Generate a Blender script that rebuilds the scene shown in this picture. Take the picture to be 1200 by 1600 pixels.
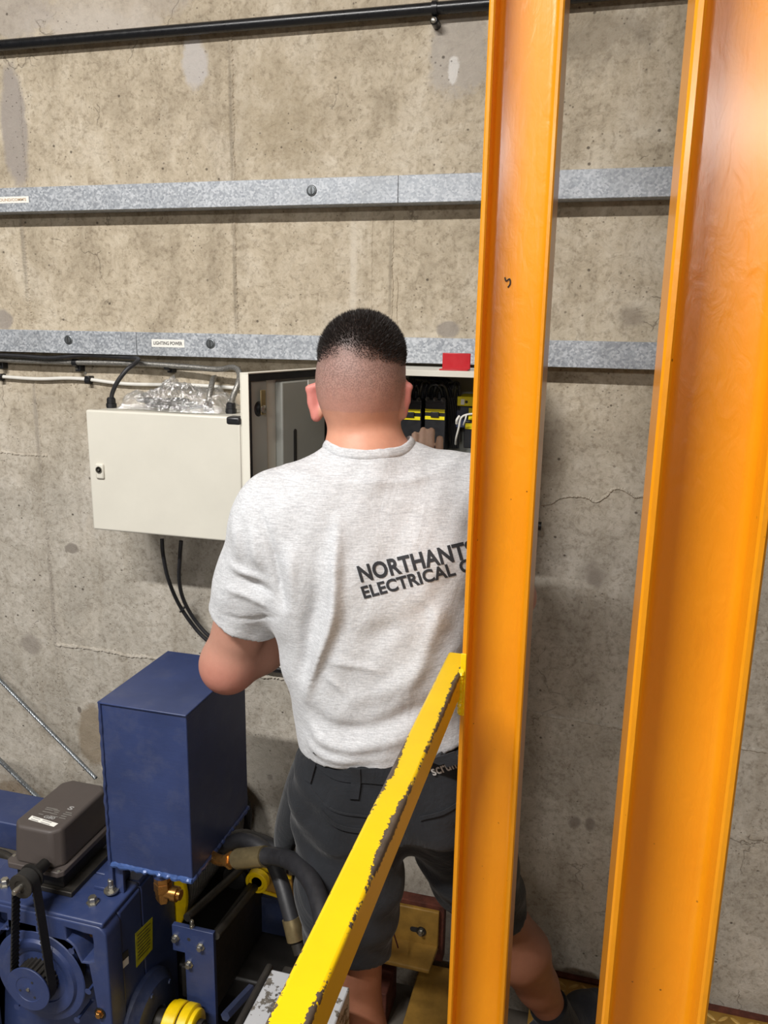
import bpy, bmesh, math, random
import numpy as np
from mathutils import Vector, Matrix
from mathutils.bvhtree import BVHTree
random.seed(7); rng = np.random.default_rng(7)
for o in list(bpy.data.objects): bpy.data.objects.remove(o)
SC = bpy.context.scene
COL = SC.collection

# ------------------------------------------------------------------ camera
F = 1255.0; PITCH, YAW, ROLL = math.radians(12.8), math.radians(14.94), math.radians(-1.0)
CAM = np.array([0.0, 0.0, 1.70])
def _axes():
    cy, sy, cp, sp = math.cos(YAW), math.sin(YAW), math.cos(PITCH), math.sin(PITCH)
    fw = np.array([-sy*cp, cy*cp, -sp]); r0 = np.array([cy, sy, 0.0]); d0 = np.cross(fw, r0)
    return (math.cos(ROLL)*r0+math.sin(ROLL)*d0, -math.sin(ROLL)*r0+math.cos(ROLL)*d0, fw)
RT, DN, FW = _axes()
cam = bpy.data.cameras.new('camera'); camo = bpy.data.objects.new('camera', cam); COL.objects.link(camo)
M = Matrix(((RT[0], -DN[0], -FW[0], CAM[0]), (RT[1], -DN[1], -FW[1], CAM[1]), (RT[2], -DN[2], -FW[2], CAM[2]), (0, 0, 0, 1)))
camo.matrix_world = M
cam.sensor_fit = 'VERTICAL'; cam.sensor_height = 32.0; cam.lens = 32.0*F/1600.0
cam.clip_start = 0.02; SC.camera = camo
# ------------------------------------------------------------------ world, lights, exposure
w = bpy.data.worlds.new('room_air'); SC.world = w; w.use_nodes = True
bg = w.node_tree.nodes['Background']; bg.inputs[0].default_value = (1.0, 0.95, 0.88, 1); bg.inputs[1].default_value = 0.085
def area(name, loc, target, sx, sy, watts, col=(1, 0.975, 0.945)):
    l = bpy.data.lights.new(name, 'AREA'); l.shape = 'RECTANGLE'; l.size = sx; l.size_y = sy; l.energy = watts; l.color = col
    o = bpy.data.objects.new(name, l); COL.objects.link(o); o.location = loc
    o.rotation_euler = (Vector(target)-Vector(loc)).to_track_quat('-Z', 'Y').to_euler(); return o
area('ceiling_lamp_near', (-1.35, -0.6, 3.36), (-1.35, -0.15, 0), 1.6, 0.10, 215)
area('ceiling_lamp_far', (0.7, -5.6, 3.36), (0.2, 0.0, 1.2), 2.4, 0.50, 190)
SC.view_settings.view_transform = 'Standard'; SC.view_settings.look = 'None'
SC.view_settings.exposure = -0.38; SC.view_settings.gamma = 1.0; SC.view_settings.use_curve_mapping = False

def ray(x, y): return RT*((x-600)/F)+DN*((y-800)/F)+FW
def at(x, y, Y=None, X=None, Z=None):
    """the point of the place that shows at photo pixel x, y and lies at the given depth Y (or X, or height Z)"""
    d = ray(x, y); i, v = (1, Y) if Y is not None else ((0, X) if X is not None else (2, Z))
    return CAM+d*(v-CAM[i])/d[i]

# ------------------------------------------------------------------ materials
def lin(h):
    h = h.lstrip('#'); c = [int(h[i:i+2], 16)/255 for i in (0, 2, 4)]
    return tuple(x/12.92 if x <= 0.04045 else ((x+0.055)/1.055)**2.4 for x in c)+(1.0,)
class NT:
    def __init__(s, name):
        s.m = bpy.data.materials.new(name); s.m.use_nodes = True; s.t = s.m.node_tree; s.n = s.t.nodes
        s.b = s.n['Principled BSDF']; s._co = None
    def new(s, ty, **k):
        x = s.n.new(ty)
        for a, v in k.items(): setattr(x, a, v)
        return x
    def link(s, a, b): s.t.links.new(a, b)
    def co(s):
        if s._co is None: s._co = s.new('ShaderNodeTexCoord').outputs['Object']
        return s._co
    def mapping(s, scale=(1, 1, 1), loc=(0, 0, 0), rot=(0, 0, 0), src=None):
        m = s.new('ShaderNodeMapping'); m.inputs['Scale'].default_value = scale; m.inputs['Location'].default_value = loc; m.inputs['Rotation'].default_value = rot
        s.link(src or s.co(), m.inputs[0]); return m.outputs[0]
    def noise(s, scale, detail=4, rough=0.55, vec=None, dist=0.0):
        x = s.new('ShaderNodeTexNoise'); x.inputs['Scale'].default_value = scale; x.inputs['Detail'].default_value = detail
        x.inputs['Roughness'].default_value = rough; x.inputs['Distortion'].default_value = dist
        s.link(vec or s.co(), x.inputs['Vector']); return x.outputs['Fac']
    def voro(s, scale, feature='F1', vec=None, out='Distance', rnd=1.0):
        x = s.new('ShaderNodeTexVoronoi', feature=feature); x.inputs['Scale'].default_value = scale; x.inputs['Randomness'].default_value = rnd
        s.link(vec or s.co(), x.inputs['Vector']); return x.outputs[out]
    def ramp(s, fac, stops, interp='LINEAR'):
        x = s.new('ShaderNodeValToRGB'); cr = x.color_ramp; cr.interpolation = interp
        while len(cr.elements) < len(stops): cr.elements.new(0.5)
        for e, (p, c) in zip(cr.elements, stops):
            e.position = p; e.color = c if isinstance(c, tuple) else (c, c, c, 1)
        s.link(fac, x.inputs[0]); return x.outputs[0]
    def math(s, op, a, b=0.0, c=0.0, clamp=False):
        x = s.new('ShaderNodeMath', operation=op, use_clamp=clamp)
        for i, v in enumerate((a, b, c)):
            if hasattr(v, 'is_linked'): s.link(v, x.inputs[i])
            else: x.inputs[i].default_value = v
        return x.outputs[0]
    def mix(s, fac, a, b, blend='MIX'):
        x = s.new('ShaderNodeMix', data_type='RGBA', blend_type=blend)
        for i, v in ((0, fac), (6, a), (7, b)):
            if hasattr(v, 'is_linked'): s.link(v, x.inputs[i])
            else: x.inputs[i].default_value = v
        return x.outputs[2]
    def bump(s, h, strength=0.3, dist=0.002, normal=None):
        x = s.new('ShaderNodeBump'); x.inputs['Strength'].default_value = strength; x.inputs['Distance'].default_value = dist
        s.link(h, x.inputs['Height'])
        if normal: s.link(normal, x.inputs['Normal'])
        return x.outputs[0]
    def sep(s, v=None):
        x = s.new('ShaderNodeSeparateXYZ'); s.link(v or s.co(), x.inputs[0]); return x.outputs
    def done(s, col=None, rough=None, metal=None, normal=None, spec=None, **k):
        for nm, v in (('Base Color', col), ('Roughness', rough), ('Metallic', metal), ('Normal', normal), ('Specular IOR Level', spec)):
            if v is None: continue
            if hasattr(v, 'is_linked'): s.link(v, s.b.inputs[nm])
            else: s.b.inputs[nm].default_value = v
        for nm, v in k.items(): s.b.inputs[nm.replace('_', ' ')].default_value = v
        return s.m
def simple(name, hexc, rough=0.5, metal=0.0, var=0.12, nscale=30, bump=0.0, bscale=200, bdist=0.001, spec=0.5, **k):
    t = NT(name); c = lin(hexc)
    n = t.noise(nscale, 5, 0.6)
    lo = tuple(x*(1-var) for x in c[:3])+(1,); hi = tuple(min(1, x*(1+var)) for x in c[:3])+(1,)
    col = t.ramp(n, [(0.3, lo), (0.7, hi)])
    nm = t.bump(t.noise(bscale, 3), bump, bdist) if bump else None
    rg = t.ramp(t.noise(nscale*2.3, 3), [(0.3, max(0.02, rough-0.06)), (0.7, min(1, rough+0.06))])
    return t.done(col, rg, metal, nm, spec, **k)

def concrete():
    t = NT('board_marked_concrete')
    x, y, z = t.sep()
    big = t.noise(1.3, 6, 0.6); mid = t.noise(7, 7, 0.68, dist=0.6); fine = t.noise(85, 5, 0.7)
    warm = t.ramp(mid, [(0.30, lin('aca08c')), (0.50, lin('c6baa5')), (0.68, lin('d4cab8'))])
    grey = t.ramp(mid, [(0.30, lin('aaa499')), (0.50, lin('beb8ad')), (0.70, lin('cdc7bd'))])
    # colour goes from grey low on the wall to warmer higher up
    zz = t.math('ADD', z, t.math('MULTIPLY', t.math('SUBTRACT', big, 0.5), 0.5))
    lift = t.ramp(t.math('MULTIPLY', t.math('ADD', zz, -1.15), 1.8, clamp=True), [(0.1, 0.0), (0.9, 1.0)])
    col = t.mix(lift, grey, warm)
    # vertical water streaks
    st = t.noise(5, 5, 0.6, t.mapping((4.0, 1, 0.35)))
    col = t.mix(t.math('MULTIPLY', t.ramp(st, [(0.52, 0.0), (0.72, 1.0)]), 0.28), col, lin('8c806d'))
    pale = t.noise(6, 6, 0.7, t.mapping((1.2, 1, 0.6), loc=(3.1, 0, 1.7)))
    col = t.mix(t.math('MULTIPLY', t.ramp(pale, [(0.56, 0.0), (0.74, 1.0)]), 0.45), col, lin('d3cabb'))
    spk = t.ramp(fine, [(0.34, lin('9a9083')), (0.5, (1, 1, 1, 1))])
    col = t.mix(0.42, col, spk, 'MULTIPLY')
    fl_ = t.noise(30, 9, 0.78, dist=1.2)
    col = t.mix(0.55, col, t.ramp(fl_, [(0.30, lin('a0988e')), (0.47, lin('e6e2dc')), (0.62, (1, 1, 1, 1))]), 'MULTIPLY')
    edge_ = t.noise(16, 7, 0.72)
    def patch(px, py, rx, rz, hexc, amt, wob=0.35, soft=0.25, sc=16):
        nonlocal col
        c = at(px, py, Y=WALL)
        dx = t.math('DIVIDE', t.math('SUBTRACT', x, float(c[0])), rx); dz = t.math('DIVIDE', t.math('SUBTRACT', z, float(c[2])), rz)
        d = t.math('SQRT', t.math('ADD', t.math('MULTIPLY', dx, dx), t.math('MULTIPLY', dz, dz)))
        d = t.math('ADD', d, t.math('MULTIPLY', t.math('SUBTRACT', edge_, 0.5), wob*7))
        msk = t.math('SUBTRACT', 1.0, t.math('DIVIDE', t.math('SUBTRACT', d, 1-soft), soft, clamp=True), clamp=True)
        col = t.mix(t.math('MULTIPLY', msk, amt), col, lin(hexc)); return msk
    patch(305, 100, 0.040, 0.065, 'bdb8b4', 0.85, 0.18)
    patch(22, 200, 0.042, 0.17, '9c948d', 0.9, 0.12)
    patch(10, 20, 0.16, 0.06, 'aaa29b', 0.6, 0.2)
    patch(165, 15, 0.25, 0.06, 'b5aca3', 0.5, 0.2)
    patch(715, 85, 0.075, 0.10, 'aba49c', 0.75, 0.2)
    patch(708, 112, 0.014, 0.035, 'd8d5d0', 0.8, 0.3)
    patch(700, 515, 0.030, 0.022, '948c83', 0.8, 0.1)
    patch(5, 500, 0.035, 0.03, '8f8780', 0.8, 0.1)
    patch(440, 200, 0.16, 0.20, '9b8d74', 0.45, 0.35, 0.7)
    patch(940, 60, 0.12, 0.08, '7c7263', 0.55, 0.3, 0.6)
    patch(930, 905, 0.022, 0.028, '7d756c', 0.8, 0.22, 0.5)
    patch(930, 900, 0.045, 0.045, '958d83', 0.5, 0.22, 0.5)
    patch(897, 1285, 0.018, 0.022, '746c64', 0.7, 0.25, 0.5)
    patch(922, 1288, 0.014, 0.024, '746c64', 0.7, 0.25, 0.5)
    patch(990, 495, 0.035, 0.03, '8a7f72', 0.6, 0.2, 0.6)
    patch(112, 857, 0.024, 0.016, '837b72', 0.85, 0.15)
    patch(48, 1006, 0.045, 0.042, '8e867d', 0.75, 0.18, 0.4)
    patch(145, 1150, 0.060, 0.11, '8b7d69', 0.8, 0.15)
    patch(124, 1109, 0.008, 0.012, '6f675e', 0.9, 0.1)
    patch(20, 1235, 0.16, 0.05, '7d6a52', 0.7, 0.35, 0.6)
    patch(422, 1214, 0.010, 0.012, '78716a', 0.8, 0.15, 0.5)
    patch(400, 1190, 0.14, 0.08, 'b9b3a7', 0.5, 0.3, 0.6)
    patch(361, 190, 0.007, 0.24, '857b6b', 0.6, 0.10, 0.6)
    patch(367, 440, 0.007, 0.17, '857b6b', 0.6, 0.10, 0.6)
    patch(38, 400, 0.010, 0.14, '8e8577', 0.6, 0.12, 0.6)
    patch(57, 660, 0.010, 0.16, '938b80', 0.6, 0.12, 0.6)
    patch(82, 930, 0.011, 0.26, '938b80', 0.6, 0.12, 0.6)
    patch(610, 430, 0.006, 0.14, '857b6b', 0.55, 0.14, 0.6)
    patch(552, 430, 0.012, 0.16, 'd2cabb', 0.5, 0.12, 0.6)
    patch(150, 40, 0.20, 0.05, 'c4bcb2', 0.5, 0.25, 0.6)
    patch(860, 700, 0.04, 0.16, '8c8275', 0.5, 0.25, 0.7)
    # blow holes
    vd = t.voro(26, vec=t.mapping((1, 1, 1.1)), rnd=1.0)
    sel = t.ramp(t.noise(19, 2, 0.5), [(0.50, 0.0), (0.56, 1.0)])
    pit = t.math('MULTIPLY', t.ramp(vd, [(0.06, 1.0), (0.11, 0.0)]), sel)
    pit2 = t.math('MULTIPLY', t.ramp(t.voro(75), [(0.10, 1.0), (0.17, 0.0)]), t.ramp(t.noise(11, 3, 0.5), [(0.52, 0.0), (0.6, 1.0)]))
    pits = t.math('MAXIMUM', pit, t.math('MULTIPLY', pit2, 0.7))
    col = t.mix(t.math('MULTIPLY', pits, 0.75), col, lin('453d34'))
    # fine cracks
    wv = t.new('ShaderNodeTexNoise'); wv.inputs['Scale'].default_value = 9; wv.inputs['Detail'].default_value = 6; t.link(t.co(), wv.inputs['Vector'])
    vm = t.new('ShaderNodeVectorMath', operation='MULTIPLY_ADD'); t.link(wv.outputs['Color'], vm.inputs[0]); vm.inputs[1].default_value = (0.22, 0.22, 0.22); t.link(t.co(), vm.inputs[2])
    cr = t.voro(3.4, 'DISTANCE_TO_EDGE', vm.outputs[0])
    crm = t.math('MULTIPLY', t.ramp(cr, [(0.0, 1.0), (0.008, 0.0)]), t.ramp(t.noise(6.5, 2), [(0.60, 0.0), (0.64, 1.0)]))
    col = t.mix(t.math('MULTIPLY', crm, 0.45), col, lin('5b5247'))
    h = t.math('ADD', t.math('MULTIPLY', mid, 1.0), t.math('MULTIPLY', fine, 0.35))
    h = t.math('ADD', h, t.math('MULTIPLY', fl_, 1.1))
    h = t.math('SUBTRACT', h, t.math('MULTIPLY', t.math('MAXIMUM', pits, crm), 0.8))
    return t.done(col, 0.85, 0.0, t.bump(h, 0.55, 0.006), 0.25)

def galvanised():
    t = NT('galvanised_spangle')
    c = t.new('ShaderNodeTexVoronoi'); c.inputs['Scale'].default_value = 230; t.link(t.mapping((1, 1, 1)), c.inputs['Vector'])
    s = t.sep(c.outputs['Color'])[0]
    n = t.noise(14, 5, 0.65); s2 = t.math('ADD', t.math('MULTIPLY', s, 0.6), t.math('MULTIPLY', n, 0.5))
    col = t.ramp(s2, [(0.2, lin('868b92')), (0.5, lin('9fa4aa')), (0.85, lin('c0c4c9'))])
    dirt = t.ramp(t.noise(5, 6, 0.7), [(0.5, 0.0), (0.75, 1.0)])
    col = t.mix(t.math('MULTIPLY', dirt, 0.35), col, lin('7c7d7c'))
    rg = t.ramp(s, [(0.0, 0.48), (1.0, 0.66)])
    return t.done(col, rg, 0.30, t.bump(s, 0.08, 0.0006), 0.5)

def orange_paint():
    t = NT('orange_gloss_paint')
    n = t.noise(3, 4, 0.5); br = t.noise(30, 4, 0.6, t.mapping((14, 14, 0.55)))
    col = t.ramp(n, [(0.3, lin('d68708')), (0.7, lin('e09416'))])
    dirt = t.ramp(t.noise(16, 6, 0.7, t.mapping((1.6, 1.6, 0.5))), [(0.60, 0.0), (0.85, 1.0)])
    col = t.mix(t.math('MULTIPLY', dirt, 0.35), col, lin('b96a04'))
    sp = t.math('MULTIPLY', t.ramp(t.voro(55), [(0.045, 1.0), (0.085, 0.0)]), t.ramp(t.noise(8, 2), [(0.56, 0.0), (0.6, 1.0)]))
    col = t.mix(t.math('MULTIPLY', sp, 0.85), col, lin('50300c'))
    h = t.math('ADD', t.math('MULTIPLY', br, 0.13), t.math('MULTIPLY', t.noise(60, 4, 0.5, t.mapping((1, 1, 0.45)), dist=0.7), 0.9))
    return t.done(col, 0.33, 0.0, t.bump(h, 0.34, 0.0030), 0.5, Coat_Weight=0.35, Coat_Roughness=0.16)

def chipped_yellow(hw, hh):
    """yellow gloss with bare dark steel where the two upper arrises are worn (object origin on the tube's axis)"""
    t = NT('chipped_yellow_paint'); x, y, z = t.sep()
    base = t.ramp(t.noise(12, 4), [(0.3, lin('dcb600')), (0.7, lin('e3be00'))])
    scr = t.ramp(t.noise(40, 6, 0.7, t.mapping((1, 0.3, 1))), [(0.66, 0.0), (0.8, 1.0)])
    base = t.mix(t.math('MULTIPLY', scr, 0.35), base, lin('a78c10'))
    def edge(sx, width, seed, thr):
        dx = t.math('SUBTRACT', x, sx*hw); dz = t.math('SUBTRACT', z, hh)
        d = t.math('SQRT', t.math('ADD', t.math('MULTIPLY', dx, dx), t.math('MULTIPLY', dz, dz)))
        jag = t.noise(150, 4, 0.7, t.mapping((1, 1, 1), loc=(seed, 0, 0)))
        lng = t.noise(5.5, 3, 0.6, t.mapping((0.0, 1, 0.0), loc=(seed*3, seed, 0)))
        wd = t.math('MULTIPLY', t.math('SUBTRACT', lng, thr), width*6)
        wd = t.math('ADD', wd, t.math('MULTIPLY', t.math('SUBTRACT', jag, 0.5), 0.016))
        return t.math('GREATER_THAN', wd, d)
    m = t.math('MAXIMUM', edge(1, 0.0056, 1.3, 0.41), edge(-1, 0.0050, 6.1, 0.45))
    blob = t.math('GREATER_THAN', t.noise(30, 3, 0.5, t.mapping((1, 0.5, 1), loc=(0.3, 2.2, 0.1))), 0.735)
    m = t.math('MAXIMUM', m, blob)
    dk = t.ramp(t.noise(80, 4), [(0.3, lin('3c342c')), (0.7, lin('5a4f44'))])
    col = t.mix(m, base, dk)
    return t.done(col, t.math('ADD', 0.36, t.math('MULTIPLY', m, 0.2)), 0.0, t.bump(t.math('SUBTRACT', t.math('MULTIPLY', t.noise(70, 3), 0.3), m), 0.5, 0.0008), 0.5)

def blue_paint(name='blue_machine_paint', hexc='2d3a62', dust=0.22):
    t = NT(name); c = lin(hexc)
    n = t.noise(9, 6, 0.65)
    col = t.ramp(n, [(0.3, tuple(v*0.85 for v in c[:3])+(1,)), (0.7, tuple(min(1, v*1.12) for v in c[:3])+(1,))])
    d = t.ramp(t.noise(16, 7, 0.72), [(0.5, 0.0), (0.8, 1.0)])
    col = t.mix(t.math('MULTIPLY', d, dust), col, lin('6f7077'))
    br = t.noise(22, 4, 0.6, t.mapping((1, 1, 12)))
    return t.done(col, 0.42, 0.0, t.bump(br, 0.16, 0.0015), 0.5)

def heather():
    t = NT('heather_grey_jersey')
    vec = t.mapping((7, 7, 70), rot=(0, math.radians(-12), 0))
    f = t.noise(9, 5, 0.7, vec); g = t.noise(300, 3, 0.6)
    col = t.ramp(f, [(0.32, lin('b2b4b9')), (0.5, lin('c8cacd')), (0.66, lin('dadce0'))])
    col = t.mix(0.25, col, t.ramp(g, [(0.35, lin('aaa8a6')), (0.6, (1, 1, 1, 1))]), 'MULTIPLY')
    cr = t.noise(11, 5, 0.6, t.mapping((1.3, 1, 0.7), rot=(0, math.radians(25), 0)), dist=0.9)
    cr2 = t.noise(34, 4, 0.6, t.mapping((0.8, 1, 1.5)), dist=0.5)
    h = t.math('ADD', t.math('MULTIPLY', cr, 1.0), t.math('MULTIPLY', cr2, 0.28))
    n1 = t.bump(h, 0.22, 0.016)
    return t.done(col, 0.92, 0.0, t.bump(g, 0.25, 0.0008, n1), 0.15, Sheen_Weight=0.15)

def cloth(name, hexc, var=0.15):
    t = NT(name); c = lin(hexc); n = t.noise(25, 5, 0.65)
    col = t.ramp(n, [(0.3, tuple(v*(1-var) for v in c[:3])+(1,)), (0.7, tuple(v*(1+var) for v in c[:3])+(1,))])
    cr = t.noise(12, 5, 0.6, t.mapping((1, 1, 1.3)), dist=0.8); wv = t.noise(500, 2)
    return t.done(col, 0.9, 0.0, t.bump(wv, 0.3, 0.0008, t.bump(cr, 0.4, 0.016)), 0.2, Sheen_Weight=0.1)

def attr_skin():
    t = NT('skin'); a = t.new('ShaderNodeVertexColor'); a.layer_name = 'tone'
    n = t.noise(60, 5, 0.65); m = t.noise(420, 2, 0.5)
    col = t.mix(0.35, a.outputs[0], t.ramp(n, [(0.3, (0.78, 0.72, 0.70, 1)), (0.7, (1.0, 1.0, 1.0, 1))]), 'MULTIPLY')
    st = t.ramp(m, [(0.42, (0.62, 0.60, 0.60, 1)), (0.58, (1.0, 1.0, 1.0, 1))])
    fac = t.math('MULTIPLY', a.outputs[1], 1.0)
    col = t.mix(fac, col, t.mix(1.0, col, st, 'MULTIPLY'))
    return t.done(col, 0.52, 0.0, t.bump(t.noise(260, 3), 0.18, 0.0012), 0.4, Subsurface_Weight=0.06)

WALL = 1.922
MAT = dict(
    concrete=concrete(), galv=galvanised(), orange=orange_paint(), blue=blue_paint(), bluedark=blue_paint('blue_motor_paint', '262f4a', 0.3),
    cabinet=simple('pale_grey_powder_coat', 'd3d0c4', 0.42, var=0.03, nscale=8, bump=0.06, bscale=500, bdist=0.0004),
    cabin=simple('grey_cabinet_inside', 'a3a59f', 0.45, var=0.05, nscale=8),
    gasket=simple('black_foam_gasket', '17181b', 0.75, var=0.1),
    black=simple('black_plastic', '1b1c1f', 0.38, var=0.1), rubber=simple('black_hose_rubber', '242427', 0.5, var=0.2, nscale=60, bump=0.15, bscale=300),
    conduit=simple('black_enamel_conduit', '16171a', 0.3, var=0.1),
    braid=simple('clear_sheathed_steel_braid', '8d8b86', 0.35, 0.6, var=0.45, nscale=260, bump=0.5, bscale=420, bdist=0.002),
    whitecable=simple('white_cable', 'd9d7d0', 0.45, var=0.04),
    steel=simple('zinc_plated_steel', 'a8a59c', 0.32, 0.9, var=0.15, nscale=50), darksteel=simple('oily_dark_steel', '3a3733', 0.45, 0.5, var=0.35, nscale=25),
    grease=simple('greasy_black_iron', '191715', 0.55, 0.2, var=0.4, nscale=20),
    brass=simple('brass', 'b8864a', 0.3, 0.9, var=0.2, nscale=40), ferrule=simple('dull_yellow_zinc', '9c8c68', 0.4, 0.8, var=0.15, nscale=50),
    brown=simple('brown_plastic_cover', '4a4340', 0.55, var=0.06, nscale=10, bump=0.08, bscale=350, bdist=0.0006),
    beltm=simple('black_rubber_belt', '1d1c1b', 0.7, var=0.2), yellow=simple('yellow_paint_worn', 'e9c400', 0.4, var=0.16, nscale=24, bump=0.1, bscale=60, bdist=0.002),
    ochre=simple('ochre_floor_paint', 'a07a34', 0.55, var=0.30, nscale=18, bump=0.25, bscale=70, bdist=0.003),
    lozenge=simple('ochre_tread_top', 'c9a45a', 0.45, var=0.2, nscale=30),
    rust=simple('rusty_steel', '5c2f22', 0.85, var=0.4, nscale=40, bump=0.3, bscale=120, bdist=0.003),
    rope=simple('galvanised_wire_strand', '8d9296', 0.35, 0.85, var=0.3, nscale=90), paper=simple('white_label_stock', 'e8e6df', 0.5, var=0.02),
    ink=simple('black_ink', '2a2a2a', 0.7, var=0.02), tanink=simple('faded_brown_ink', 'b79b78', 0.7, var=0.05), greyink=simple('grey_print', '9b9a98', 0.7, var=0.05),
    red=simple('red_plastic', 'b3141f', 0.4, var=0.06), yellowlabel=simple('yellow_label', 'e6d400', 0.5, var=0.04), shirtink=simple('charcoal_screen_print', '2c2e33', 0.8, var=0.08, nscale=200),
    shirt=heather(), shorts=cloth('charcoal_work_cloth', '222428'), sock=cloth('black_knit', '141416'), shoe=cloth('charcoal_shoe_fabric', '2f3138'),
    sole=simple('dark_rubber_sole', '1a1a1b', 0.7), skin=attr_skin(), hair=simple('dark_brown_hair', '1c1512', 0.6, var=0.3, nscale=80),
    eye=simple('eye_white', 'd8d4cc', 0.3, var=0.02), floor=simple('stained_concrete_floor', '6d665d', 0.8, var=0.25, nscale=6, bump=0.3, bscale=60, bdist=0.004),
    ceiling=simple('pale_ceiling_paint', 'c9c6be', 0.8, var=0.05), seam=None, stickerY=simple('worn_yellow_sticker', 'b0ad1c', 0.5, var=0.25, nscale=60),
    greychip=None)
MAT['seam'] = MAT['concrete']
def greychip():
    t = NT('chipped_light_grey_paint')
    m = t.math('GREATER_THAN', t.noise(16, 7, 0.7), 0.56)
    return t.done(t.mix(m, lin('a9abae'), t.ramp(t.noise(60, 4), [(0.3, lin('3f3c38')), (0.7, lin('6a655d'))])), 0.5, 0.0, t.bump(t.math('SUBTRACT', 1.0, m), 0.4, 0.0008))
MAT['greychip'] = greychip()
def film():
    t = NT('clear_polythene_film'); n = t.n
    out = n['Material Output']; n.remove(t.b)
    tr = t.new('ShaderNodeBsdfTransparent'); tr.inputs[0].default_value = (0.86, 0.86, 0.85, 1)
    gl = t.new('ShaderNodeBsdfGlossy'); gl.inputs['Roughness'].default_value = 0.16; gl.inputs[0].default_value = (0.95, 0.95, 0.95, 1)
    df = t.new('ShaderNodeBsdfDiffuse'); df.inputs[0].default_value = (0.75, 0.75, 0.74, 1)
    nm = t.bump(t.noise(45, 5, 0.6, dist=1.0), 0.8, 0.01); t.link(nm, gl.inputs['Normal'])
    a = t.new('ShaderNodeMixShader'); a.inputs[0].default_value = 0.30; t.link(tr.outputs[0], a.inputs[1]); t.link(gl.outputs[0], a.inputs[2])
    b = t.new('ShaderNodeMixShader'); b.inputs[0].default_value = 0.09; t.link(a.outputs[0], b.inputs[1]); t.link(df.outputs[0], b.inputs[2])
    t.link(b.outputs[0], out.inputs[0]); return t.m
MAT['film'] = film(); MAT['turns'] = simple('greased_rope_lightened', '7d7a75', 0.38, 0.2, var=0.25, nscale=60)  # rope turns are a lightened grey, making up for the tank's shade

# ------------------------------------------------------------------ mesh helpers
def V3(a): return np.array(a, float)
class MB:
    def __init__(s): s.v = []; s.f = []; s.n = 0
    def add(s, v, f):
        v = np.asarray(v, float).reshape(-1, 3); s.v.append(v); s.f += [tuple(i+s.n for i in q) for q in f]; s.n += len(v); return s
    def box(s, lo, hi):
        lo, hi = V3(lo), V3(hi); lo, hi = np.minimum(lo, hi), np.maximum(lo, hi)
        v = [(x, y, z) for z in (lo[2], hi[2]) for y in (lo[1], hi[1]) for x in (lo[0], hi[0])]
        return s.add(v, [(0, 2, 3, 1), (4, 5, 7, 6), (0, 1, 5, 4), (2, 6, 7, 3), (0, 4, 6, 2), (1, 3, 7, 5)])
    def hexa(s, b, t):          # four base points, four top points (counter-clockwise from above)
        return s.add(list(b)+list(t), [(0, 3, 2, 1), (4, 5, 6, 7), (0, 1, 5, 4), (1, 2, 6, 5), (2, 3, 7, 6), (3, 0, 4, 7)])
    def rings(s, rings, close=True, caps=True):
        n = len(rings[0]); v = np.concatenate(rings); f = []
        for i in range(len(rings)-1):
            for j in range(n if close else n-1):
                k = (j+1) % n; f.append((i*n+j, i*n+k, (i+1)*n+k, (i+1)*n+j))
        if caps: f += [tuple(range(n))[::-1], tuple((len(rings)-1)*n+j for j in range(n))]
        return s.add(v, f)
    def tube(s, pts, r, n=10, smooth=6, caps=True):
        p = spline(pts, smooth) if smooth else np.array(pts, float)
        rr = np.full(len(p), r) if np.isscalar(r) else np.interp(np.linspace(0, 1, len(p)), np.linspace(0, 1, len(r)), r)
        t = np.gradient(p, axis=0); t /= np.linalg.norm(t, axis=1)[:, None]
        u = np.cross(t[0], (0, 0, 1.0));  u = np.cross(t[0], (1.0, 0, 0)) if np.linalg.norm(u) < 0.1 else u
        out = []; a = np.arange(n)*2*math.pi/n
        for i in range(len(p)):
            u = u-t[i]*(u@t[i]); u /= np.linalg.norm(u); w_ = np.cross(t[i], u)
            out.append(p[i]+rr[i]*(np.cos(a)[:, None]*u+np.sin(a)[:, None]*w_))
        return s.rings(out, caps=caps)
    def cyl(s, a, b, r, r2=None, n=24): return s.tube([a, b], [r, r if r2 is None else r2], n, smooth=0)
    def lathe(s, o, axis, prof, n=32):      # prof: (distance along axis, radius)
        o, ax = V3(o), V3(axis); ax /= np.linalg.norm(ax)
        u = np.cross(ax, (0, 0, 1.0)); u = np.cross(ax, (1.0, 0, 0)) if np.linalg.norm(u) < 0.1 else u
        u /= np.linalg.norm(u); w_ = np.cross(ax, u); a = np.arange(n)*2*math.pi/n
        return s.rings([o+ax*h+max(r, 1e-5)*(np.cos(a)[:, None]*u+np.sin(a)[:, None]*w_) for h, r in prof])
    def hexbolt(s, o, axis, af, h):
        return s.lathe(o, axis, [(-0.002, af*0.85), (h*0.22, af*0.85), (h*0.22, af*0.58), (h*0.85, af*0.58), (h, af*0.5)], 6)
    def build(s, name, mat, parent=None, smooth=35, bevel=0.0, seg=2, origin=None):
        me = bpy.data.meshes.new(name); v = np.concatenate(s.v)
        if origin is not None: v = v-V3(origin)
        me.from_pydata(v.tolist(), [], s.f); me.update()
        bm = bmesh.new(); bm.from_mesh(me); bmesh.ops.recalc_face_normals(bm, faces=bm.faces); bm.to_mesh(me); bm.free()
        return link(name, me, mat, parent, smooth, bevel, seg, origin)
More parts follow.
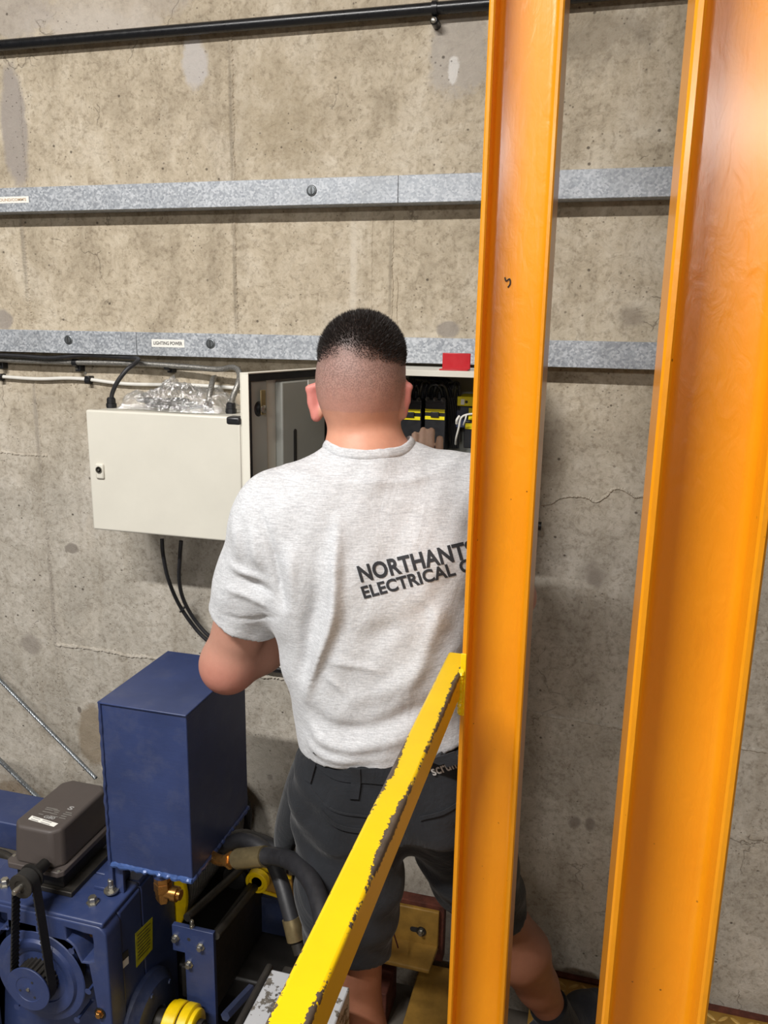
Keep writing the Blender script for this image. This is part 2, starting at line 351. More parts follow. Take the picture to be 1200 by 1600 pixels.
def link(name, me, mat, parent=None, smooth=35, bevel=0.0, seg=2, origin=None):
    m = MAT[mat] if isinstance(mat, str) else mat
    if not len(me.materials): me.materials.append(m)
    if smooth:
        me.polygons.foreach_set('use_smooth', [True]*len(me.polygons)); me.set_sharp_from_angle(angle=math.radians(smooth))
    o = bpy.data.objects.new(name, me); COL.objects.link(o)
    if origin is not None: o.location = Vector(origin)
    if parent is not None:
        o.parent = parent; o.location = Vector(origin if origin is not None else (0, 0, 0))-world(parent)
    if bevel:
        b = o.modifiers.new('edge', 'BEVEL'); b.width = bevel; b.segments = seg; b.limit_method = 'ANGLE'; b.angle_limit = math.radians(40)
    return o
def world(o):
    v = Vector(o.location)
    while o.parent is not None: o = o.parent; v += Vector(o.location)
    return v
def empty(name, loc):
    o = bpy.data.objects.new(name, None); COL.objects.link(o); o.location = Vector(loc); o.empty_display_size = 0.05; return o
def tag(o, label=None, cat=None, group=None, kind=None):
    if label: o['label'] = label
    if cat: o['category'] = cat
    if group: o['group'] = group
    if kind: o['kind'] = kind
    return o
def plabel(o, label): o['label'] = label; return o
def spline(p, k=6):
    p = np.array(p, float)
    if len(p) < 3: return p
    q = np.vstack([2*p[0]-p[1], p, 2*p[-1]-p[-2]]); out = []
    for i in range(1, len(q)-2):
        a, b, c, d = q[i-1:i+3]
        for t in np.arange(k)/k:
            out.append(0.5*((2*b)+(c-a)*t+(2*a-5*b+4*c-d)*t*t+(3*b-a-3*c+d)*t**3))
    out.append(p[-1]); return np.array(out)
def text_mesh(body, size=1.0, bold=0.0, align='LEFT', spacing=1.0):
    cu = bpy.data.curves.new('t', 'FONT'); cu.body = body; cu.size = size; cu.offset = bold; cu.align_x = align; cu.space_character = spacing; cu.resolution_u = 4
    o = bpy.data.objects.new('t', cu); COL.objects.link(o)
    me = bpy.data.meshes.new_from_object(o.evaluated_get(bpy.context.evaluated_depsgraph_get()))
    bpy.data.objects.remove(o); bpy.data.curves.remove(cu)
    v = np.array([tuple(x.co) for x in me.vertices]); f = [tuple(p.vertices) for p in me.polygons]
    bpy.data.meshes.remove(me); return v, f
def flat_text(name, body, origin, right, up, height, mat, parent, bold=0.0, width=None, lift=0.0):
    """print laid on a flat surface: cap height in metres"""
    v, f = text_mesh(body, 1.0, bold)
    cap = 0.69; sc = height/cap; sx = sc if width is None else width/(v[:, 0].max()-v[:, 0].min())
    r, u = V3(right), V3(up); r /= np.linalg.norm(r); u /= np.linalg.norm(u); n = np.cross(r, u)
    p = V3(origin)+(v[:, :1]-v[:, 0].min())*sx*r+v[:, 1:2]*sc*u+n*lift
    return MB().add(p, f).build(name, mat, parent, smooth=0)
def curve_plate(name, splines, y0, y1, mat, parent, bevel=0.0):
    """a plate in the X-Z plane between depths y0 and y1 with holes (2D curve fill)"""
    cu = bpy.data.curves.new(name, 'CURVE'); cu.dimensions = '2D'; cu.fill_mode = 'BOTH'; cu.extrude = abs(y1-y0)/2-bevel; cu.bevel_depth = bevel; cu.bevel_resolution = 2
    for sp in splines:
        s = cu.splines.new('POLY'); s.points.add(len(sp)-1); s.use_cyclic_u = True
        for p, (x, z) in zip(s.points, sp): p.co = (x, z, 0, 1)
    o = bpy.data.objects.new(name, cu); COL.objects.link(o)
    me = bpy.data.meshes.new_from_object(o.evaluated_get(bpy.context.evaluated_depsgraph_get()))
    bpy.data.objects.remove(o); bpy.data.curves.remove(cu)
    v = [(a.co[0], (y0+y1)/2-a.co[2], a.co[1]) for a in me.vertices]; f = [tuple(p.vertices)for p in me.polygons]
    bpy.data.meshes.remove(me)
    return MB().add(v, f).build(name, mat, parent)
def circ(cx, cz, r, n=32, rz=None): return [(cx+r*math.cos(2*math.pi*i/n), cz+(rz or r)*math.sin(2*math.pi*i/n)) for i in range(n)]
def rrect(x0, z0, x1, z1, r, n=5):
    out = []
    for cx, cz, a in ((x1-r, z1-r, 0), (x0+r, z1-r, 90), (x0+r, z0+r, 180), (x1-r, z0+r, 270)):
        out += [(cx+r*math.cos(math.radians(a+90*i/n)), cz+r*math.sin(math.radians(a+90*i/n))) for i in range(n+1)]
    return out
X_, Y_, Z_ = V3((1, 0, 0)), V3((0, 1, 0)), V3((0, 0, 1))

#SECTION structure
# ------------------------------------------------------------------ the room
wall = MB().box((-4.2, WALL, -0.6), (2.6, WALL+0.2, 3.5)).build('wall_back', 'concrete', smooth=0); tag(wall, 'bare board-marked concrete wall with form joints and stains', 'wall', kind='structure')
flo = MB().box((-4.2, -7.0, -0.6), (2.6, WALL, -0.15)).build('floor', 'floor', smooth=0); tag(flo, 'stained concrete floor under the winch', 'floor', kind='structure')
cei = MB().box((-4.2, -7.0, 3.5), (2.6, WALL+0.2, 3.6)).build('ceiling', 'ceiling', smooth=0); tag(cei, 'pale ceiling above the winch room', 'ceiling', kind='structure')
def seam(pts, wdt, hgt, jig=0.006):
    """a raised, broken fin of mortar along a formwork joint"""
    p = spline(np.array([(a[0], 0, a[1]) for a in pts], float), 12); n = len(p); rings = []
    for i, q in enumerate(p):
        d = p[min(i+1, n-1)]-p[max(i-1, 0)]; d /= np.linalg.norm(d); s_ = np.cross(d, Y_)
        k = 0.6+0.5*rng.random(); c = q+s_*jig*(rng.random()-0.5); ww = wdt*(0.6+0.8*rng.random())
        rings.append(np.array([c-s_*ww+Y_*(WALL+0.001), c-s_*ww*0.4+Y_*(WALL-hgt*k), c+s_*ww*0.35+Y_*(WALL-hgt*k*0.7), c+s_*ww+Y_*(WALL+0.001)]))
    return MB().rings(rings, close=True).build('formwork_seam', 'seam', wall, smooth=0)
def vs(x, z0, z1, n=26): return [(x+0.004*(rng.random()-0.5), z0+(z1-z0)*i/n) for i in range(n+1)]
seam(vs(-1.522, -0.1, 1.60, 30), 0.007, 0.0022, 0.002); seam(vs(-1.522, 1.68, 1.98, 8), 0.009, 0.0025, 0.003); seam(vs(-1.50, 2.04, 2.37, 8), 0.005, 0.002, 0.003)
seam(vs(-0.908, 1.68, 1.98, 8), 0.006, 0.0022, 0.002); seam(vs(-0.908, 2.04, 2.46, 10), 0.007, 0.0025, 0.003)
seam(vs(-0.555, 1.68, 1.97, 6), 0.004, 0.001, 0.002); seam(vs(-0.49, 1.68, 1.82, 5), 0.002, 0.002, 0.002); seam(vs(-0.502, 1.68, 1.97, 7), 0.002, 0.002, 0.003)
seam([(-1.52+i*0.06, 0.765-0.0012*i+0.006*rng.random()) for i in range(24)], 0.006, 0.005, 0.004)
seam([(-0.20+i*0.06, 0.755-0.002*i+0.004*rng.random()) for i in range(20)], 0.005, 0.004, 0.003)
seam([(-1.9+i*0.05, 1.335+0.004*rng.random()) for i in range(9)], 0.005, 0.003, 0.003)
lip = [at(*p, Y=WALL) for p in ((845, 788), (862, 786), (875, 778), (895, 775), (918, 777), (930, 784), (945, 776), (958, 764), (975, 765), (992, 776), (1006, 774))]
seam([(p[0], p[2]) for p in lip], 0.004, 0.004, 0.002)

# chequer plate: X > -0.065 runs to the wall, and a walkway strip nearer the camera
plate = MB().box((-0.065, 0.1, -0.012), (1.6, 1.905, 0.0)).build('chequer_plate', 'ochre', smooth=0)
tag(plate, 'ochre painted chequer plate floor along the wall, right of the pillar', 'floor plate')
lz = MB(); L, Wd, H = 0.0165, 0.0046, 0.0032
a = np.linspace(0, 2*math.pi, 8, endpoint=False)
lz.rings([np.c_[L*np.cos(a), Wd*np.sin(a), a*0], np.c_[L*0.72*np.cos(a), Wd*0.6*np.sin(a), a*0+H]])
first = lz.build('lozenge', 'lozenge', plate, origin=None)
cnt = 0; far = MB(); base_v = np.array([tuple(v.co) for v in first.data.vertices]); base_f = [tuple(p.vertices) for p in first.data.polygons]
for i in range(52):
    for j in range(62):
        x = -0.05+i*0.031; y = 1.885-j*0.029
        ang = math.radians(38 if (i+j) % 2 else -42)
        if x < 0.62 and y > 1.53:
            o = first if cnt == 0 else first.copy()
            if cnt: COL.objects.link(o); o.parent = plate
            o.location = (x, y, 0); o.rotation_euler = (0, 0, ang); cnt += 1
        elif y > 0.4 and (i+j) % 1 == 0:
            c, s_ = math.cos(ang), math.sin(ang)
            far.add(base_v@np.array([[c, s_, 0], [-s_, c, 0], [0, 0, 1]])+(x, y, 0), base_f)
fo = far.build('tread_pattern', 'lozenge', plate); fo['kind'] = 'stuff'
wk = MB().box((-0.415, 0.25, -0.15), (-0.075, 1.50, 0.0)).build('walkway_step', 'ochre', smooth=0, bevel=0.004)
tag(wk, 'ochre painted steel walkway step under the man\'s rear foot', 'step')
tr = MB().box((-0.065, 1.905, -0.02), (1.6, WALL, 0.006)).build('trim_1', 'rust', smooth=0); tag(tr, 'rusty angle trim where chequer plate meets the wall', 'trim', kind='structure')

# ------------------------------------------------------------------ orange H columns and yellow rail
def hcol(x0, x1, y0, y1, name, label):
    tf, tw, r = 0.0085, 0.006, 0.011; ym = (y0+y1)/2; e = 0.0022
    # profile anticlockwise, open towards the camera (web parallel to the wall)
    half = [(x0+e, y0), (x0+tf-e, y0), (x0+tf, y0+e)]
    def fil(cx, cy, a0, a1): return [(cx+r*math.cos(math.radians(a0+(a1-a0)*i/6)), cy+r*math.sin(math.radians(a0+(a1-a0)*i/6))) for i in range(7)]
    P = [(x0, y0+e)]+half
    P += fil(x0+tf+r, ym-tw/2-r, 180, 90)
    P += fil(x1-tf-r, ym-tw/2-r, 90, 0)
    P += [(x1-tf, y0+e), (x1-tf+e, y0), (x1-e, y0), (x1, y0+e), (x1, y1-e), (x1-e, y1), (x1-tf+e, y1), (x1-tf, y1-e)]
    P += fil(x1-tf-r, ym+tw/2+r, 0, -90)
    P += fil(x0+tf+r, ym+tw/2+r, 270, 180)
    P += [(x0+tf, y1-e), (x0+tf-e, y1), (x0+e, y1), (x0, y1-e)]
    root = empty(name, ((x0+x1)/2, ym, 0.0)); tag(root, label, 'steel column')
    zs = np.linspace(0.012, 3.5, 8)
    MB().rings([np.array([(x, y, z) for x, y in P]) for z in zs]).build('column_shaft', 'orange', root, smooth=40)
    bp = MB().box((x0-0.04, y0-0.04, 0.0), (x1+0.04, y1+0.04, 0.012)).build('base_plate', 'orange', root, bevel=0.002)
    return root
c1 = hcol(-0.1815, -0.0835, 1.170, 1.272, 'steel_column', 'orange painted H-section steel column with the yellow rail welded to it')
c2 = hcol(0.0465, 0.1445, 0.720, 0.820, 'steel_column', 'orange painted H-section steel column nearest the camera, at right edge')
mk = at(793, 439, Y=1.2175)
MB().tube([mk+V3((-.004, 0, .005)), mk+V3((-.002, -.0006, .000)), mk+V3((.003, -.0006, .003)), mk+V3((.004, -.0006, -.004)), mk+V3((.001, 0, -.009))], 0.0011, 6, 4).build('pen_mark', 'ink', c1)
RW, RH, RZ, RX = 0.034, 0.044, 1.178, -0.1985
rc = V3((RX, 0.65, RZ-RH/2))
rail = empty('brace_rail', (RX, 1.2, RZ-RH)); tag(rail, 'yellow chipped square steel rail running from the pillar towards the camera', 'rail')
MB().box((RX-RW/2, 0.06, RZ-RH), (RX+RW/2, 1.243, RZ)).build('square_tube', chipped_yellow(RW/2, RH/2), rail, bevel=0.004, seg=3, origin=rc)
wb = MB(); wp = []
for i in range(26):
    t_ = i/25; wp.append((-0.1822+0.002*rng.random(), 1.166+0.004*(rng.random()-0.5), RZ+0.002-t_*(RH+0.03)))
wb.tube(wp, 0.0045, 8, 2).build('weld_bead', 'yellow', rail)
pd = MB(); q = [(-0.1825, 1.1695), (-0.1735, 1.1690)]
pd.box((-0.1832, 1.1682, RZ-0.075), (-0.1745, 1.1705, RZ+0.03)).build('paint_overlap', 'yellow', rail, bevel=0.0008)

#SECTION trunking
def trunking(name, z0, z1, joints, screws, label):
    yf = WALL-0.055; root = empty(name, (-0.9, WALL-0.0275, z0)); tag(root, label, 'cable trunking', 'galvanised cable trunking runs')
    MB().box((-2.6, yf+0.003, z0+0.001), (1.6, WALL, z1-0.001)).build('trunking_body', 'galv', root, bevel=0.001)
    xs = [-2.6]+joints+[1.6]
    for a_, b_ in zip(xs[:-1], xs[1:]):
        m = MB(); g = 0.0008
        m.box((a_+g, yf, z0), (b_-g, yf+0.0025, z1)); m.box((a_+g, yf+0.0025, z1-0.0015), (b_-g, yf+0.010, z1+0.0005)); m.box((a_+g, yf+0.0025, z0-0.0005), (b_-g, yf+0.010, z0+0.0015))
        m.build('trunking_lid', 'galv', root, bevel=0.0008)
    for px, py in screws:
        c = at(px, py, Y=yf)
        s_ = MB().lathe((c[0], yf+0.001, c[2]), (0, -1, 0), [(0, 0.0125), (0.0015, 0.0125), (0.003, 0.0108), (0.0032, 0.0095), (0.0022, 0.0088), (0.0042, 0.0082), (0.0045, 0.0)], 28).build('turnbuckle', 'darkgalv', root)
        MB().box((c[0]-0.0009, yf-0.0042, c[2]-0.0075), (c[0]+0.0009, yf-0.0036, c[2]+0.0075)).build('slot', 'ink', s_, smooth=0)
    return root, yf
MAT['darkgalv'] = simple('dull_zinc', '6f7376', 0.4, 0.7, var=0.2, nscale=80)
def ymid(p, Y): return at(*p, Y=Y)
t1, yf = trunking('cable_trunking', 1.9800, 2.0385, [float(at(622, 300, Y=WALL-.055)[0])], [(487, 298)], 'upper galvanised steel cable trunking high on the wall')
t2, yf = trunking('cable_trunking', 1.6245, 1.6825, [float(at(213, 533, Y=WALL-.055)[0])], [(107, 531), (329, 537)], 'lower galvanised steel cable trunking level with the man\'s head')
def sticker(px0, px1, py0, py1, body, parent, ink, lab, tw=None, x_left=None):
    a_ = at(px0, (py0+py1)/2, Y=yf-0.0002); b_ = at(px1, (py0+py1)/2, Y=yf-0.0002); zc = (a_[2]+b_[2])/2; hz = (at(px0, py0, Y=yf)[2]-at(px0, py1, Y=yf)[2])/2
    s_ = MB().box((a_[0], yf-0.0005, zc-hz), (b_[0], yf-0.0001, zc+hz)).build('label_strip', 'paper', parent, smooth=0); plabel(s_, lab)
    wdt = b_[0]-a_[0]
    flat_text('lettering', body, (a_[0]+wdt*0.06, yf-0.0008, zc-hz*0.40), X_, Z_, hz*0.85, ink, s_, 0.02, width=wdt*0.88)
sticker(237, 288, 530.5, 542.5, 'LIGHTING POWER', t2, 'ink', 'white strip label reading LIGHTING POWER')
sticker(-20, 45, 307.5, 317.5, 'W/L SOUND/COMM\'S', t1, 'tanink', 'white strip label with faded brown lettering')

# top conduit
yc = WALL-0.024; zc = 2.385; cr_ = 0.0125
def conz(px, py): return at(px, py, Y=yc)[2]
co = empty('conduit', (-0.9, yc, zc)); tag(co, 'black steel conduit running along the top of the wall', 'conduit')
za, zb = conz(0, 72), conz(680, 12)
p0, p1 = V3((-2.6, yc, za+(za-zb)*0.9)), V3((1.6, yc, zb+(zb-za)*1.6))
za = zb = (za+zb)/2; p0[2] = p1[2] = za
MB().cyl(p0, p1, cr_, n=20).build('tube', 'conduit', co)
for px in (680,):
    c = at(px, 12, Y=yc); c[2] = za
    sad = MB().lathe((c[0]-0.006, yc, za), X_, [(0, cr_+0.0005), (0, cr_+0.003), (0.012, cr_+0.003), (0.012, cr_+0.0005)], 24).build('saddle_clip', 'conduit', co)
    MB().lathe((c[0], yc+0.024, za-0.026), (0, -1, 0), [(0, 0.009), (0.030, 0.009), (0.034, 0.006)], 16).build('clip_boss', 'conduit', sad)
    MB().lathe((c[0]-0.001, yc-0.010, za-0.026), (0, -1, 0), [(0, 0.0062), (0.002, 0.0058), (0.0035, 0.003), (0.0036, 0)], 14).build('clip_screw', 'steel', sad)

#SECTION cables
def tubething(name, pts, r, mat, label, cat, group=None, n=10):
    o = MB().tube(pts, r, n, 7).build(name, mat, smooth=50, origin=pts[0]); tag(o, label, cat, group); return o
yk = WALL-0.030
# braided (clear sheathed) cable under the lower trunking, ends in the box's second gland
tubething('braided_cable', [at(-60, 558, Y=WALL-.03), at(20, 563, Y=WALL-.03), at(110, 566, Y=WALL-.03), at(210, 568, Y=WALL-.03), at(290, 573, Y=WALL-.035), at(340, 577, Y=WALL-.045), at(364, 574, Y=1.86), at(374, 583, Y=1.83), at(372, 600, Y=1.80), at(364, 620, Y=1.79), at(361, 634, Y=1.79)], 0.0072, 'braid', 'grey braided cable clipped below the lower trunking', 'cable')
tubething('control_cable', [at(-60, 552, Y=WALL-.045), at(30, 556, Y=WALL-.045), at(80, 559, Y=WALL-.045), at(130, 555, Y=WALL-.045), at(180, 557, Y=WALL-.045), at(205, 559, Y=WALL-.05), at(216, 561, Y=WALL-.07), at(212, 567, Y=WALL-.10), at(198, 578, Y=1.80), at(184, 596, Y=1.79), at(176, 613, Y=1.79), at(174, 624, Y=1.79)], 0.0055, 'rubber', 'black cable curling from the trunking into the grey box\'s left gland', 'cable')
tubething('white_cable', [at(-60, 583, Y=WALL-.012), at(10, 589, Y=WALL-.012), at(60, 592, Y=WALL-.012), at(105, 591, Y=WALL-.012), at(140, 593, Y=WALL-.012), at(200, 600, Y=WALL-.012), at(300, 602, Y=WALL-.012), at(400, 608, Y=WALL-.012), at(520, 612, Y=WALL-.012)], 0.0050, 'whitecable', 'white cable clipped along the wall behind the plastic bag', 'cable')
def clip(px, py, py2, label):
    a_ = at(px, py, Y=WALL); b_ = at(px, py2, Y=WALL); o = empty('cable_clip', (a_[0], WALL, min(a_[2], b_[2]))); tag(o, label, 'cable clip', 'black cable clips under the lower trunking')
    up = 1 if a_[2] > b_[2] else -1
    ring = MB().lathe((a_[0]-0.007, WALL-0.028 if up > 0 else WALL-0.013, a_[2]), X_, [(0, 0.0074), (0, 0.0100), (0.014, 0.0100), (0.014, 0.0074)], 16).build('clip_loop', 'black', o)
    MB().box((a_[0]-0.007, WALL-0.022, b_[2]-0.005), (a_[0]+0.009, WALL, a_[2])).build('clip_foot', 'black', o, bevel=0.002)
    MB().lathe((a_[0]-0.002, WALL-0.021, b_[2]+0.003), (0, -1, 0), [(0, 0.0042), (0.002, 0.0036), (0.0025, 0.0)], 10).build('clip_screw', 'steel', o)
clip(8, 563, 573, 'black clip on the braided cable at the photo\'s left edge')
clip(128, 566, 577, 'black clip on the braided cable under the turnbuckle')
clip(271, 572, 579, 'black clip on the braided cable below the LIGHTING POWER label')
clip(6, 589, 581, 'black clip on the white cable at the photo\'s left edge')
clip(143, 594, 584, 'black clip on the white cable left of the box')

# ------------------------------------------------------------------ left cabinet
BF, BB = 1.700, WALL
bx0, bx1, bz0, bz1 = -1.209, -0.800, 1.198, 1.498
cab = empty('electrical_box', ((bx0+bx1)/2, WALL-0.1, bz0)); tag(cab, 'closed pale grey steel electrical box with a cam lock', 'electrical box')
MB().box((bx0+0.004, BF+0.020, bz0+0.004), (bx1-0.004, BB, bz1-0.003)).build('body', 'cabinet', cab, bevel=0.005, seg=3)
dr = MB().box((bx0, BF, bz0), (bx1, BF+0.017, bz1)).build('door', 'cabinet', cab, bevel=0.005, seg=3)
MB().box((bx0+0.008, BF+0.017, bz0+0.008), (bx1-0.008, BF+0.0205, bz1-0.008)).build('door_seal', 'gasket', cab, smooth=0)
lc = at(157, 736, Y=BF)
lk = MB().box((lc[0]-0.0115, BF-0.006, lc[2]-0.019), (lc[0]+0.0115, BF+0.002, lc[2]+0.019)).build('lock_plate', 'cabinet', dr, bevel=0.004, seg=3)
MB().lathe((lc[0], BF-0.005, lc[2]+0.004), (0, -1, 0), [(0, 0.0085), (0.003, 0.0085), (0.003, 0.0065), (0.001, 0.0060), (0.001, 0.0035), (0.004, 0.003), (0.004, 0)], 20).build('lock_barrel', 'steel', dr)
def gland(px, py, Y, root, up=1, s=1.0, zb=None):
    c = at(px, py, Y=Y); z = zb
    prof = [(0, .0135), (.004, .0135), (.004, .0145), (.013, .0145), (.014, .0120), (.016, .0125), (.026, .0120), (.030, .0085), (.030, .006)]
    return MB().lathe((c[0], Y, z), (0, 0, up), [(h*s, r*s) for h, r in prof], 10).build('cable_gland', 'black', root, smooth=30)
gland(174, 632, 1.79, cab, 1, 0.92, bz1-0.004); gland(326, 640, 1.79, cab, 1, 0.92, bz1-0.004); gland(361, 642, 1.79, cab, 1, 0.95, bz1-0.004)
for px in (253, 283, 352): gland(px, 838, 1.80, cab, -1, 0.85, bz0+0.005)
g3 = at(326, 622, Y=1.79)
tubething('braided_cable', [at(326, 636, Y=1.79), at(327, 622, Y=1.79), at(329, 610, Y=1.80), at(331, 600, Y=1.82), at(333, 592, Y=1.86), at(336, 590, Y=1.90)], 0.0070, 'braid', 'short braided cable stub rising from the box\'s middle gland', 'cable')
# two supply cables leave the bottom
cA = [at(253, 842, Y=1.80), at(255, 868, Y=1.80), at(263, 905, Y=1.82), at(279, 943, Y=1.86), at(300, 975, Y=1.88), at(322, 999, Y=1.89), at(360, 1026, Y=1.90), at(405, 1043, Y=1.90), at(440, 1049, Y=1.90), at(480, 1053, Y=1.90), at(600, 1062, Y=1.90), at(720, 1075, Y=1.90)]
cB = [at(283, 845, Y=1.80), at(281, 870, Y=1.80), at(280, 905, Y=1.82), at(286, 935, Y=1.85), at(302, 965, Y=1.875), at(326, 993, Y=1.885), at(362, 1019, Y=1.895), at(405, 1039, Y=1.895), at(440, 1046, Y=1.895), at(480, 1049, Y=1.895), at(600, 1058, Y=1.895), at(720, 1070, Y=1.895)]
tubething('supply_cable', cA, 0.0052, 'rubber', 'outer of the two black cables sagging from below the grey box', 'cable', 'supply cables below the box')
tubething('supply_cable', cB, 0.0052, 'rubber', 'inner of the two black cables sagging from below the grey box', 'cable', 'supply cables below the box')
tubething('white_wire', [at(415, 1020, Y=1.89), at(432, 1036, Y=1.89), at(446, 1047, Y=1.885), at(458, 1051, Y=1.885), at(480, 1053, Y=1.885), at(600, 1062, Y=1.885)], 0.0035, 'whitecable', 'white wire tied to the black cables under the man\'s elbow', 'wire')
for (px, py, lb) in ((286, 951, 'black cable tie joining the two sagging cables'), (452, 1049, 'black cable tie at the white wire beside the shirt')):
    c = at(px, py, Y=1.872 if px < 400 else 1.893)
    MBt = MB().lathe(c-V3((0.003, 0, -0.002)) if px > 400 else c, V3((0.7, 0.25, -0.7)) if px < 400 else X_, [(-0.002, 0.008), (-0.002, 0.0135), (0.002, 0.0135), (0.002, 0.008)], 14)
    o = MBt.build('cable_tie', 'black', origin=c); tag(o, lb, 'cable tie')

# plastic bag on the box
def bag():
    o = at(285, 640, Y=1.80); x0, x1 = at(200, 636, Y=1.8)[0], at(358, 640, Y=1.8)[0]; y0, y1 = 1.745, 1.885; zb = bz1-0.0005
    nu, nv = 56, 26; v = []; f = []
    prof = lambda s: np.interp(s, [0, .05, .18, .30, .40, .5, .62, .72, .84, .93, 1], [.012, .036, .040, .072, .084, .066, .068, .050, .048, .034, .010])
    for i in range(nu):
        for j in range(nv):
            s_ = i/(nu-1); t_ = j/(nv-1); e = math.sin(math.pi*t_)**0.55
            z = prof(s_)*e*(0.85+0.25*math.sin(9*s_+5*t_)*math.sin(4*t_+2*s_))
            cr = 0.010*abs(math.sin(23*s_+7*t_+3*math.sin(5*t_)))+0.008*abs(math.sin(17*t_-11*s_+2*math.sin(9*s_)))+0.006*rng.random()
            z = max(0.0005, z+(cr-0.010)*e)
            v.append((x0+(x1-x0)*s_+0.006*(rng.random()-.5)*e+0.006*math.sin(14*t_), y0+(y1-y0)*t_+0.005*(rng.random()-.5)*e+0.01*math.sin(7*s_), zb+z))
    for i in range(nu-1):
        for j in range(nv-1): f.append((i*nv+j, (i+1)*nv+j, (i+1)*nv+j+1, i*nv+j+1))
    b = MB().add(v, f).build('plastic_bag', 'film', smooth=0, origin=((x0+x1)/2, 1.81, zb)); tag(b, 'crumpled clear plastic bag lying on the closed grey box', 'plastic bag')
    lead = []
    for i in range(60):
        s_ = i/59; th = s_*5*2*math.pi
        lead.append((x0+0.05+0.115*s_+0.035*math.cos(th), 1.815+0.038*math.sin(th), zb+0.008+0.006*(1+math.sin(th*0.37))))
    c = MB().tube(lead, 0.0048, 8, 2).build('coiled_lead', 'black', smooth=60, origin=(x0+0.1, 1.815, zb)); tag(c, 'black coiled lead packed inside the clear plastic bag', 'cable')
bag()

# ------------------------------------------------------------------ open cabinet with its door
ex0, ex1, ez0, ez1, EF = -0.592, -0.165, 1.315, 1.617, 1.700
en = empty('control_cabinet', ((ex0+ex1)/2, WALL-0.1, ez0)); tag(en, 'open pale grey control cabinet the man is working in', 'control cabinet')
b = MB(); th = 0.0025
b.box((ex0, WALL-th, ez0), (ex1, WALL, ez1)); b.box((ex0, EF, ez1-th), (ex1, WALL-th, ez1)); b.box((ex0, EF, ez0), (ex1, WALL-th, ez0+th))
b.box((ex0, EF, ez0+th), (ex0+th, WALL-th, ez1-th)); b.box((ex1-th, EF, ez0+th), (ex1, WALL-th, ez1-th))
b.build('body', 'cabinet', en, smooth=0, bevel=0.0008)
r = MB(); k = 0.013
r.box((ex0, EF-0.001, ez1-k), (ex1, EF+0.0015, ez1)); r.box((ex0, EF-0.001, ez0), (ex1, EF+0.0015, ez0+k)); r.box((ex0, EF-0.001, ez0+k), (ex0+k, EF+0.0015, ez1-k)); r.box((ex1-k, EF-0.001, ez0+k), (ex1, EF+0.0015, ez1-k))
r.build('rim', 'cabinet', en, bevel=0.0008)
MB().box((ex0+0.02, WALL-0.012, ez0+0.02), (ex1-0.02, WALL-0.009, ez1-0.02)).build('mounting_plate', 'cabin', en, bevel=0.001)
# door: hinged on the left front edge, swung out towards the camera
hx, hy = ex0, EF-0.004; fx, fy = -0.655, 1.398
dv = V3((fx-hx, fy-hy, 0)); DWd = np.linalg.norm(dv); du = dv/DWd; dn = V3((-du[1], du[0], 0))          # dn: towards +X (inside face)
if dn[0] < 0: dn = -dn
def dbox(m, u0, u1, n0, n1, z0, z1):
    P = [V3((hx, hy, 0))+du*u+dn*n for u, n in ((u0, n0), (u1, n0), (u1, n1), (u0, n1))]
    return m.hexa([p+Z_*z0 for p in P], [p+Z_*z1 for p in P])
door = empty('door', V3((hx, hy, ez0))); door.parent = en; door.location = Vector((hx, hy, ez0))-world(en)
m = MB(); t_ = 0.0025; dd = 0.017
dbox(m, 0, DWd, -t_, 0, ez0, ez1); dbox(m, 0, DWd, 0, dd, ez1-t_, ez1); dbox(m, 0, DWd, 0, dd, ez0, ez0+t_); dbox(m, DWd-t_, DWd, 0, dd, ez0+t_, ez1-t_); dbox(m, 0, t_, 0, dd, ez0+t_, ez1-t_)
m.build('door_panel', 'cabinet', door, smooth=0, bevel=0.001)
m = MB(); g0, g1 = 0.0035, 0.017
dbox(m, g0, DWd-g0, 0.0005, 0.013, ez1-g1, ez1-g0); dbox(m, g0, DWd-g0, 0.0005, 0.013, ez0+g0, ez0+g1); dbox(m, DWd-0.012, DWd-g0, 0.0005, 0.015, ez0+g1, ez1-g1); dbox(m, g0, g1, 0.0005, 0.013, ez0+g1, ez1-g1)
m.build('gasket', 'gasket', door, smooth=0)
m = MB(); dbox(m, DWd-0.075, DWd-0.022, 0.0005, 0.006, ez0+g1, ez1-g1); m.build('stiffener', 'cabin', door, bevel=0.002)
m = MB(); dbox(m, 0.03, DWd-0.11, 0.0005, 0.018, ez0+0.05, ez1-0.022); pk = m.build('document_pocket', 'cabin', door, bevel=0.003)
m = MB()
P0 = V3((hx, hy, 0))+dn*0.0186+du*(DWd-0.155)
m.rings([np.array([P0+du*dx+Z_*(ez1-0.125+dz)+dn*e for dx, dz in [(0.0055*math.cos(a_), 0.0055*math.sin(a_)) for a_ in np.linspace(0, math.pi, 9)]+[(-0.0055, -0.115), (0.0055, -0.115)]]) for e in (-0.001, 0.0004)]).build('pocket_slot', 'ink', pk, smooth=0)
m = MB(); c = V3((hx, hy, 0))+du*(DWd-0.047)+Z_*1.546
m.lathe(c, dn, [(0, 0.015), (0.006, 0.015), (0.008, 0.011), (0.014, 0.010)], 18).build('cam_housing', 'black', door)
m = MB(); dbox(m, DWd-0.056, DWd-0.040, 0.014, 0.017, 1.535, 1.583); lt = m.build('cam_latch', 'ferrule', door, bevel=0.002)
MB().lathe(c+dn*0.016-Z_*0.0, dn, [(0, 0.008), (0.003, 0.008), (0.004, 0.006), (0.005, 0)], 14).build('cam_bolt', 'steel', door)
m = MB(); q = V3((hx, hy, 0))+du*(DWd-0.03)-dn*0.004
m.box((fx-0.030, fy-0.006, 1.519), (fx-0.001, fy+0.022, 1.534)).build('door_handle', 'black', door, bevel=0.004)
